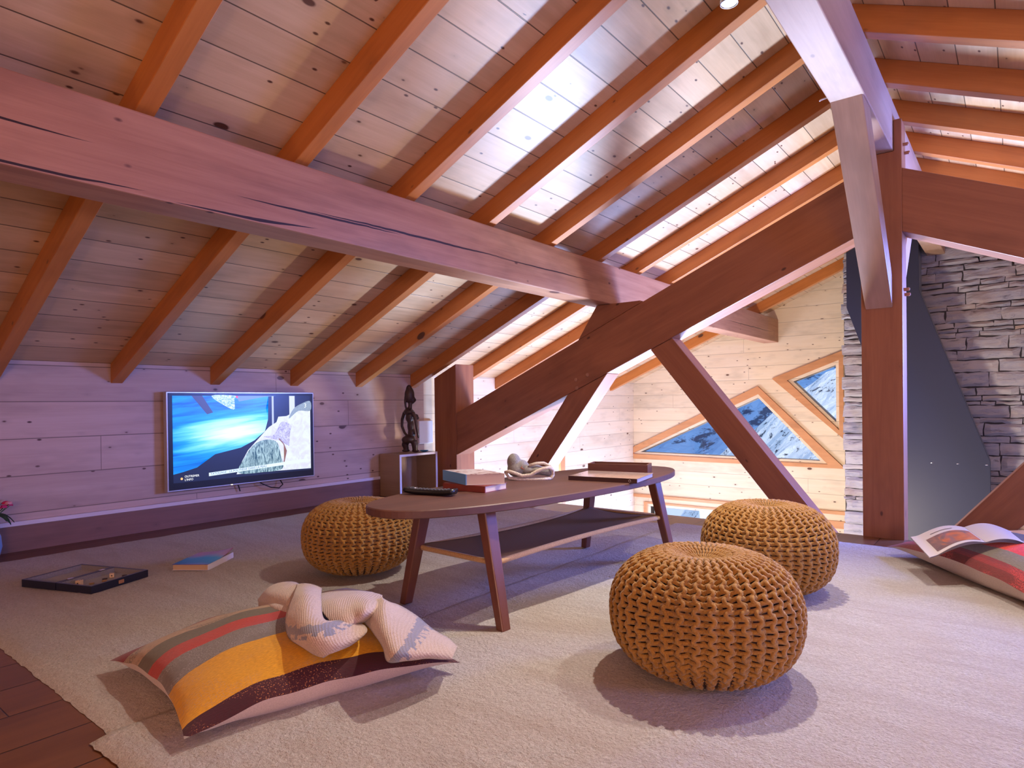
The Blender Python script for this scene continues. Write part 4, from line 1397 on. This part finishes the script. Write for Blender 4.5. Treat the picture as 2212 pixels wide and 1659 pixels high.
# shallow wooden tray behind it
a, b = v2(at(1268, 1030, TZ)), v2(at(1399, 1022, TZ))
a, b = v2(at(1270, 1021, TZ)), v2(at(1399, 1025, TZ))
qd = rectq(a, b, .11)
c0 = sum(qd, Vector((0, 0))) / 4
tr_ = empty('wooden_tray', 'small open walnut tray behind the dark hardback on the table', 'tray', (c0.x, c0.y, TZ))
inv = Matrix.Translation(-Vector(tr_.location))
L_ = (qd[1] - qd[0]).normalized(); N_ = Vector((-L_.y, L_.x)); ln = (qd[1] - qd[0]).length
def tq(x0_, x1_, y0_, y1_): return [qd[0] + L_ * x0_ + N_ * y0_, qd[0] + L_ * x1_ + N_ * y0_, qd[0] + L_ * x1_ + N_ * y1_, qd[0] + L_ * x0_ + N_ * y1_]
for nm, rct, zz in (('base', (0, ln, 0, .11), (0, .006)), ('side_wall', (0, ln, 0, .008), (.006, .043)), ('side_wall', (0, ln, .102, .11), (.006, .043)), ('end_wall', (0, .008, .008, .102), (.006, .043)), ('end_wall', (ln - .008, ln, .008, .102), (.006, .043))):
    bm = bmesh.new(); slab(bm, tq(*rct), TZ + zz[0], TZ + zz[1]); bevel_all(bm, .001, 1)
    o = from_bm(nm, bm, M['walnut_dark'], tr_); o.matrix_parent_inverse = inv

# ------------------------------------------------------------------ game box on the rug
gz = .018
ga = math.atan2(.133, .354)
gb = empty('game_box', 'open black wooden game box with two hinged trays on the left rug', 'game box', (-3.036, .983, gz), ga)
lacq = plain('black_blue_lacquer', (.012, .014, .035), .3)
lining = fabric('grey_felt_lining', (.20, .18, .19), (.28, .26, .27), 300)
gw, gd, gh = .378, .262, .030
for s_ in (-1, 1):
    xa0, xb0 = (-gw / 2, -.0015) if s_ < 0 else (.0015, gw / 2)
    bm = bmesh.new()
    t_ = .010
    add_box(bm, (xa0, -gd / 2, 0), (xb0, gd / 2, .006))
    add_box(bm, (xa0, -gd / 2, .006), (xb0, -gd / 2 + t_, gh)); add_box(bm, (xa0, gd / 2 - t_, .006), (xb0, gd / 2, gh))
    add_box(bm, (xa0, -gd / 2 + t_, .006), (xa0 + t_, gd / 2 - t_, gh)); add_box(bm, (xb0 - t_, -gd / 2 + t_, .006), (xb0, gd / 2 - t_, gh))
    tray = from_bm('tray', bm, lacq, gb)
    bm = bmesh.new()
    add_box(bm, (xa0 + t_, -gd / 2 + t_, .006), (xb0 - t_, gd / 2 - t_, .0085))
    a_, b_ = t_ + .0012, .0005
    add_box(bm, (xa0 + t_, -gd / 2 + t_, .0085), (xa0 + t_ + .0012, gd / 2 - t_, gh - .001)); add_box(bm, (xb0 - t_ - .0012, -gd / 2 + t_, .0085), (xb0 - t_, gd / 2 - t_, gh - .001))
    add_box(bm, (xa0 + t_ + .0013, gd / 2 - t_ - .0012, .0085), (xb0 - t_ - .0013, gd / 2 - t_, gh - .001)); add_box(bm, (xa0 + t_ + .0013, -gd / 2 + t_, .0085), (xb0 - t_ - .0013, -gd / 2 + t_ + .0012, gh - .001))
    from_bm('lining', bm, lining, tray)
for yy in (-.07, .07): box('hinge', (-.008, yy - .012, gh), (.008, yy + .012, gh + .002), M['chrome'], gb, bev=.0005, seg=1)
box('clasp', (gw / 2, -.012, .008), (gw / 2 + .004, .012, .022), M['copper'], gb, bev=.001, seg=1)
ivory = plain('ivory_tile', (.70, .48, .27), .45)
pipm = plain('pip_ink', (.03, .02, .02), .5)
def gpos(x, y, z_): return Matrix.Translation((-3.036, .983, gz)) @ Matrix.Rotation(ga, 4, 'Z') @ Vector((x, y, z_))
dlab = ['ivory coloured die at the near side of the open game box', 'small ivory die at the far side of the open game box']
for i, (x, y, sz, rr) in enumerate(((.055, -.075, .021, .3), (.075, .055, .018, .8))):
    bm = bmesh.new(); add_box(bm, (-sz / 2, -sz / 2, 0), (sz / 2, sz / 2, sz)); bevel_all(bm, .002, 2)
    o = from_bm('die', bm, ivory)
    o.location = gpos(x, y, .0088); o.rotation_euler = (0, 0, ga + rr)
    tag(o, dlab[i], 'die', 'dice in the game box')
    bm = bmesh.new()
    for (a_, b_) in ((0, 0),): add_ball(bm, (a_, -sz / 2, sz / 2), (.0028, .0006, .0028), 10, 6)
    for (a_, b_) in ((-.005, -.005), (.005, .005), (0, 0)): add_ball(bm, (a_, b_, sz), (.002, .002, .0006), 10, 6)
    from_bm('pips', bm, pipm, o)
gold = plain('dull_gold_piece', (.34, .19, .08), .4); dk = plain('dark_piece', (.06, .035, .03), .4)
spots = [(.082, -.092), (.108, -.085), (.085, -.045), (.125, -.06), (.10, .0), (.075, .022), (.13, .035), (.11, .085)]
plab = ['right beside the larger die', 'near the front corner', 'behind the larger die', 'by the clasp side', 'in the middle', 'beside the middle hinge side', 'at the right wall', 'at the far end']
bm = bmesh.new(); add_lathe(bm, [(.008, 0), (.0095, .001), (.0095, .004), (.008, .005)], 18)
pm0 = from_bm('game_piece', bm, gold, smooth=False)
bm = bmesh.new(); add_lathe(bm, [(.008, 0), (.0095, .001), (.0095, .004), (.008, .005)], 18)
pm1 = from_bm('game_piece', bm, dk, smooth=False)
for i, (x, y) in enumerate(spots):
    src = pm0 if i % 2 == 0 else pm1
    o = src if i < 2 else src.copy()
    if i >= 2: C.objects.link(o)
    o.location = gpos(x, y, .0088)
    tag(o, ('dull gold' if i % 2 == 0 else 'dark brown') + ' round counter in the game box tray, ' + plab[i], 'game piece', ('gold' if i % 2 == 0 else 'dark') + ' counters in the game box')
# pink and blue paperback
a, b = v2(at(372, 1233, .016)), v2(at(450, 1233, .016))
c_, d_ = v2(at(466, 1198, .03)), v2(at(396.5, 1202, .04))
def cover_pink():
    k = NT('pink_blue_cover')
    tc = k.n('ShaderNodeTexCoord')
    sep = k.n('ShaderNodeSeparateXYZ'); k.l(tc.outputs['Generated'], sep.inputs[0])
    n1 = k.noise(k.vmul(tc.outputs['Generated'], (3, 2, 0)), 1, 3)
    f = k.math('ADD', k.math('ADD', k.math('MULTIPLY', sep.outputs[1], .55), k.math('MULTIPLY', sep.outputs[0], -.45)), k.math('ADD', k.math('MULTIPLY', n1, .3), .35))
    k.col(k.ramp(f, [(0, (.13, .03, .16)), (.22, (.20, .04, .20)), (.34, (.015, .04, .22)), (.55, (.02, .09, .30)), (.60, (.15, .10, .24)), (.68, (.42, .05, .12)), (1, (.50, .08, .15))]))
    k.rough(.35)
    return k.m
q_ = rectq(a, b, .235)
pk = book('pink and blue paperback book lying on the rug below the television', [q_[0], q_[1], q_[2], q_[3]], .018, .026, plain('white_cover_inside', (.75, .72, .78), .5), 1, plain('tan_pages', (.58, .40, .24), .9), top=cover_pink())
for o in pk.children:
    if o.name.startswith('front_cover'):
        # far corner of the cover curls up
        me = o.data; bm = bmesh.new(); bm.from_mesh(me)
        bmesh.ops.subdivide_edges(bm, edges=[e_ for e_ in bm.edges if (e_.verts[0].co - e_.verts[1].co).length > .05], cuts=12, use_grid_fill=True)
        for v in bm.verts:
            t_ = (Vector((v.co.x, v.co.y)) - q_[2]).length
            v.co.z += max(0, 1 - t_ / .17) ** 2 * .022
        bm.to_mesh(me); bm.free()

# ------------------------------------------------------------------ magazine on the right cushion
mag = empty('magazine', 'open magazine with an orange photo page lying on the bright striped cushion', 'magazine', (0, 0, 0))
LL, LU = at(2008, 1206, .135), at(1967, 1162, .16)
SB, ST = at(2130, 1174, .185), at(2083, 1141, .20)
RB, RU = at(2262, 1192, .155), at(2200, 1152, .17)
def page(name, P0, P1, P2, P3, arch, mat, lift=0, n=20):
    """P0-P1 along the spine side, P3-P2 along the outer edge"""
    def fn(u, v):
        a_ = P0.lerp(P1, v); b_ = P3.lerp(P2, v)
        p = a_.lerp(b_, u)
        p = p + Vector((0, 0, arch * math.sin(PI * min(1, u * 1.15)) * (1 - u * .35) + lift))
        return p
    return grid_obj(name, fn, n, 4, mat, mag, thick=.0)
paper = plain('magazine_paper', (.62, .55, .55), .35)
for i in range(5):
    o = page('left_pages' if i < 4 else 'left_page', SB, ST, LU, LL, .016 + i * .0022, paper, i * .0010)
    o = page('right_pages' if i < 4 else 'right_page', SB, ST, RU, RB, .018 + i * .0026, paper, i * .0012)
def picture_mat():
    k = NT('printed_photo')
    tc = k.n('ShaderNodeTexCoord')
    n1 = k.noise(k.vmul(tc.outputs['Generated'], (2.2, 2.2, 2)), 1, 5, .6, 1.0)
    sep = k.n('ShaderNodeSeparateXYZ'); k.l(tc.outputs['Generated'], sep.inputs[0])
    f = k.math('ADD', k.math('MULTIPLY', n1, .7), k.math('MULTIPLY', sep.outputs[0], .35))
    k.col(k.ramp(f, [(0, (.07, .05, .08)), (.38, (.13, .08, .10)), (.50, (.25, .13, .12)), (.58, (.50, .14, .06)), (.72, (.62, .22, .10)), (1, (.42, .12, .07))]))
    k.rough(.3)
    return k.m
def lerp4(u, v, l=0):
    a_ = SB.lerp(ST, v); b_ = LL.lerp(LU, v)
    p = a_.lerp(b_, u)
    return p + Vector((0, 0, (.016 + 4 * .0022) * math.sin(PI * min(1, u * 1.15)) * (1 - u * .35) + .004 + l))
grid_obj('photo', lambda a_, b_: lerp4(.04 + .78 * a_, .10 + .58 * b_, .0012), 18, 6, picture_mat(), mag)
grid_obj('print_lines', lambda a_, b_: lerp4(.30 + .40 * a_, .80 + .025 * b_, .0012), 10, 1, plain('grey_print', (.22, .18, .19), .5), mag)

# ------------------------------------------------------------------ scarf over the left cushion
def scarf_mat():
    k = NT('beige_knitted_wool')
    at_ = k.n('ShaderNodeAttribute', attribute_name='uvw')
    v = at_.outputs['Vector']
    sep = k.n('ShaderNodeSeparateXYZ'); k.l(v, sep.inputs[0])
    tc = k.n('ShaderNodeTexCoord')
    n1 = k.noise(tc.outputs['Object'], 330, 2, .6)
    c = k.mix(k.mr(n1, .35, .65), (.40, .29, .235), (.56, .42, .345))
    m1 = k.noise(k.vmul(tc.outputs['Object'], (60, 60, 60)), 1, 2, .5)
    U = k.math('ADD', sep.outputs[0], k.math('MULTIPLY', k.math('SUBTRACT', m1, .5), .10))
    band = k.math('MULTIPLY', k.math('GREATER_THAN', U, .50), k.math('LESS_THAN', U, .585))
    leaf = k.math('MULTIPLY', k.math('MULTIPLY', k.math('GREATER_THAN', U, .585), k.math('LESS_THAN', U, .68)), k.math('GREATER_THAN', m1, .53))
    mm = k.math('MULTIPLY', k.math('ADD', k.math('MULTIPLY', band, k.mr(n1, .3, .5, .45, 1)), leaf, clamp=True), sep.outputs[2])
    k.col(k.mix(k.math('MULTIPLY', mm, .85), c, (.15, .165, .235)))
    k.rough(.95)
    k.b.inputs['Sheen Weight'].default_value = .3
    wv = k.n('ShaderNodeTexWave', bands_direction='DIAGONAL'); wv.inputs['Scale'].default_value = 70; wv.inputs['Distortion'].default_value = 1.5
    k.l(tc.outputs['Object'], wv.inputs[0])
    k.bump(k.math('ADD', wv.outputs[1], n1), .45, .0018)
    return k.m
def cr(p0, p1, p2, p3, t):
    return .5 * ((2 * p1) + (-p0 + p2) * t + (2 * p0 - 5 * p1 + 4 * p2 - p3) * t * t + (-p0 + 3 * p1 - 3 * p2 + p3) * t ** 3)
def spline(pts, t):
    n = len(pts) - 1
    x = min(t * n, n - 1e-6); i = int(x); f = x - i
    g = lambda j: pts[max(0, min(n, j))]
    return cr(g(i - 1), g(i), g(i + 1), g(i + 2), f)
scm = scarf_mat()
patches = [
 # loop at the back left
 ([[(563, 1294, .115), (560, 1300, .12), (577, 1314, .115)], [(582, 1270, .15), (578, 1288, .165), (590, 1318, .13)], [(606, 1260, .165), (606, 1282, .185), (606, 1326, .14)], [(636, 1260, .175), (634, 1285, .19), (628, 1334, .15)], [(655, 1272, .17), (652, 1296, .18), (640, 1336, .15)]], 0),
 # lower roll of that loop
 ([[(560, 1302, .12), (562, 1312, .125), (575, 1316, .115)], [(588, 1300, .15), (588, 1314, .155), (598, 1332, .13)], [(612, 1300, .16), (614, 1318, .165), (612, 1340, .135)], [(630, 1308, .165), (632, 1325, .165), (626, 1342, .14)]], 0),
 # middle hump going right
 ([[(665, 1290, .165), (690, 1315, .19), (730, 1362, .165)], [(700, 1280, .165), (725, 1308, .20), (752, 1358, .17)], [(745, 1273, .165), (758, 1302, .205), (768, 1348, .175)], [(790, 1278, .17), (792, 1306, .21), (776, 1344, .175)], [(826, 1290, .185), (812, 1318, .195), (784, 1342, .165)]], 0),
 # arch and long tail to the right corner
 ([[(782, 1338, .155), (800, 1318, .185), (826, 1290, .20)], [(800, 1356, .155), (822, 1338, .19), (836, 1300, .20)], [(828, 1395, .150), (845, 1362, .18), (868, 1312, .16)], [(840, 1426, .135), (872, 1390, .165), (902, 1334, .14)], [(880, 1424, .135), (905, 1396, .15), (936, 1362, .125)], [(930, 1420, .120), (946, 1402, .13), (966, 1378, .105)], [(975, 1424, .095), (980, 1412, .10), (987, 1398, .095)]], 1),
 # front flap hanging from the knot
 ([[(642, 1264, .185), (668, 1262, .20), (694, 1272, .185)], [(634, 1288, .205), (662, 1288, .225), (692, 1298, .205)], [(620, 1330, .190), (662, 1334, .210), (702, 1342, .19)], [(622, 1368, .165), (690, 1370, .19), (756, 1340, .175)], [(650, 1395, .150), (714, 1392, .170), (792, 1363, .160)], [(697, 1420, .140), (722, 1408, .150), (750, 1396, .150)]], 1),
]
allv, allf, alla = [], [], []
for rows_, mot in patches:
    R_ = [[at(*p) for p in row] for row in rows_]
    nu, nv = 12 * (len(R_) - 1), 18
    b0 = len(allv)
    for i in range(nu + 1):
        u = i / nu
        cols = [spline([row[c] for row in R_], u) for c in range(3)]
        for j in range(nv + 1):
            v = j / nv
            p = cols[0] * (2 * (v - .5) * (v - 1)) + cols[1] * (4 * v * (1 - v)) + cols[2] * (2 * v * (v - .5))
            p = p + Vector((0, 0, noise.noise(p * 14) * .004))
            allv.append(tuple(p)); alla += [u, v, mot]
    W = nv + 1
    allf += [(b0 + i * W + j, b0 + (i + 1) * W + j, b0 + (i + 1) * W + j + 1, b0 + i * W + j + 1) for i in range(nu) for j in range(nv)]
me = bpy.data.meshes.new('scarf')
me.from_pydata(allv, [], allf)
for p in me.polygons: p.use_smooth = True
a_ = me.attributes.new('uvw', 'FLOAT_VECTOR', 'POINT'); a_.data.foreach_set('vector', alla)
o = mkobj('scarf', me, scm)
md = o.modifiers.new('thickness', 'SOLIDIFY'); md.thickness = .007; md.offset = 0
tag(o, 'beige knitted scarf with a blue motif crumpled on the left cushion', 'scarf')

# ------------------------------------------------------------------ vase of flowers at the left edge
vx, vy = -3.90, .835
vs_ = empty('flower_vase', 'pale blue vase of pink flowers at the left edge by the plank wall', 'vase', (vx, vy, 0))
bm = bmesh.new()
add_lathe(bm, [(.040, 0), (.055, .02), (.066, .07), (.062, .12), (.045, .17), (.036, .19), (.040, .205), (.034, .205), (.030, .188)], 32)
from_bm('body', bm, plain('pale_blue_glaze', (.22, .38, .62), .3), vs_, smooth=True)
random.seed(4)
pinks = [plain('hot_pink_petals', (.62, .02, .12), .6), plain('pale_pink_petals', (.72, .30, .32), .6), plain('cream_petals', (.62, .50, .36), .6)]
leafm = plain('dark_green_leaf', (.015, .055, .015), .5)
stemm = plain('green_stem', (.04, .10, .03), .6)
for i in range(26):
    an = random.uniform(0, 2 * PI); rr = random.uniform(.02, .135)
    hx, hy, hz = rr * math.cos(an), rr * math.sin(an), .255 + random.uniform(0, .12) * (1 - rr / .20)
    bm = bmesh.new()
    for k in range(13):
        a2 = k * 2.399; t_ = .35 + .05 * k
        Mx = Matrix.Rotation(a2, 4, 'Z') @ Matrix.Rotation(t_, 4, 'Y')
        add_ball(bm, Vector((hx, hy, hz)) + Mx @ Vector((0, 0, .012)), (.010, .013, .004), 8, 6, Mx)
    from_bm('flower_head', bm, pinks[i % 3], vs_, smooth=True)
    bm = bmesh.new(); add_tube(bm, [(0, 0, .16), (hx * .5, hy * .5, .22), (hx, hy, hz)], .0018, 6)
    from_bm('stem', bm, stemm, vs_)
for i in range(10):
    an = i * .63 + .2
    bm = bmesh.new()
    d_ = Vector((math.cos(an), math.sin(an), 0)); n_ = Vector((-d_.y, d_.x, 0))
    vv = []
    for t_ in range(7):
        s_ = t_ / 6; w = math.sin(PI * min(.98, s_ * .95 + .03)) * .024
        c_ = d_ * (.02 + .095 * s_) + Vector((0, 0, .20 + .045 * math.sin(PI * s_ * .9) - .03 * s_))
        vv.append([bm.verts.new(c_ + n_ * w), bm.verts.new(c_ - Vector((0, 0, .005))), bm.verts.new(c_ - n_ * w)])
    for t_ in range(6):
        for q in range(2): bm.faces.new((vv[t_][q], vv[t_][q + 1], vv[t_ + 1][q + 1], vv[t_ + 1][q]))
    o = from_bm('leaf', bm, leafm, vs_, smooth=True)
    md = o.modifiers.new('thickness', 'SOLIDIFY'); md.thickness = .0012

# ------------------------------------------------------------------ ceiling spot
cs = empty('ceiling_spot', 'bright round halogen spotlight under the rafters at the top edge', 'lamp', (-.84, 2.43, 2.24))
bm = bmesh.new(); add_lathe(bm, [(.020, .03), (.030, .028), (.034, 0), (.034, -.004), (.029, -.004), (.028, .004)], 32)
from_bm('housing', bm, M['chrome'], cs, smooth=True)
bm = bmesh.new(); add_lathe(bm, [(.0275, -.001), (.0275, .002)], 32)
from_bm('lens', bm, M['bulb'], cs)
bm = bmesh.new(); add_tube(bm, [(0, 0, .03), (0, 0, board_z(-.84) - 2.24)], .006, 10)
from_bm('stem', bm, M['chrome'], cs)
bm = bmesh.new(); add_tube(bm, [(-.633, 3.06, 2.052), (-.665, 3.06, 2.048), (-.668, 3.06, 2.044)], .0035, 8)
o = from_bm('wire_stub', bm, M['white'], smooth=True)
tag(o, 'short white wire end sticking out of the left side of the ridge beam', 'wire')
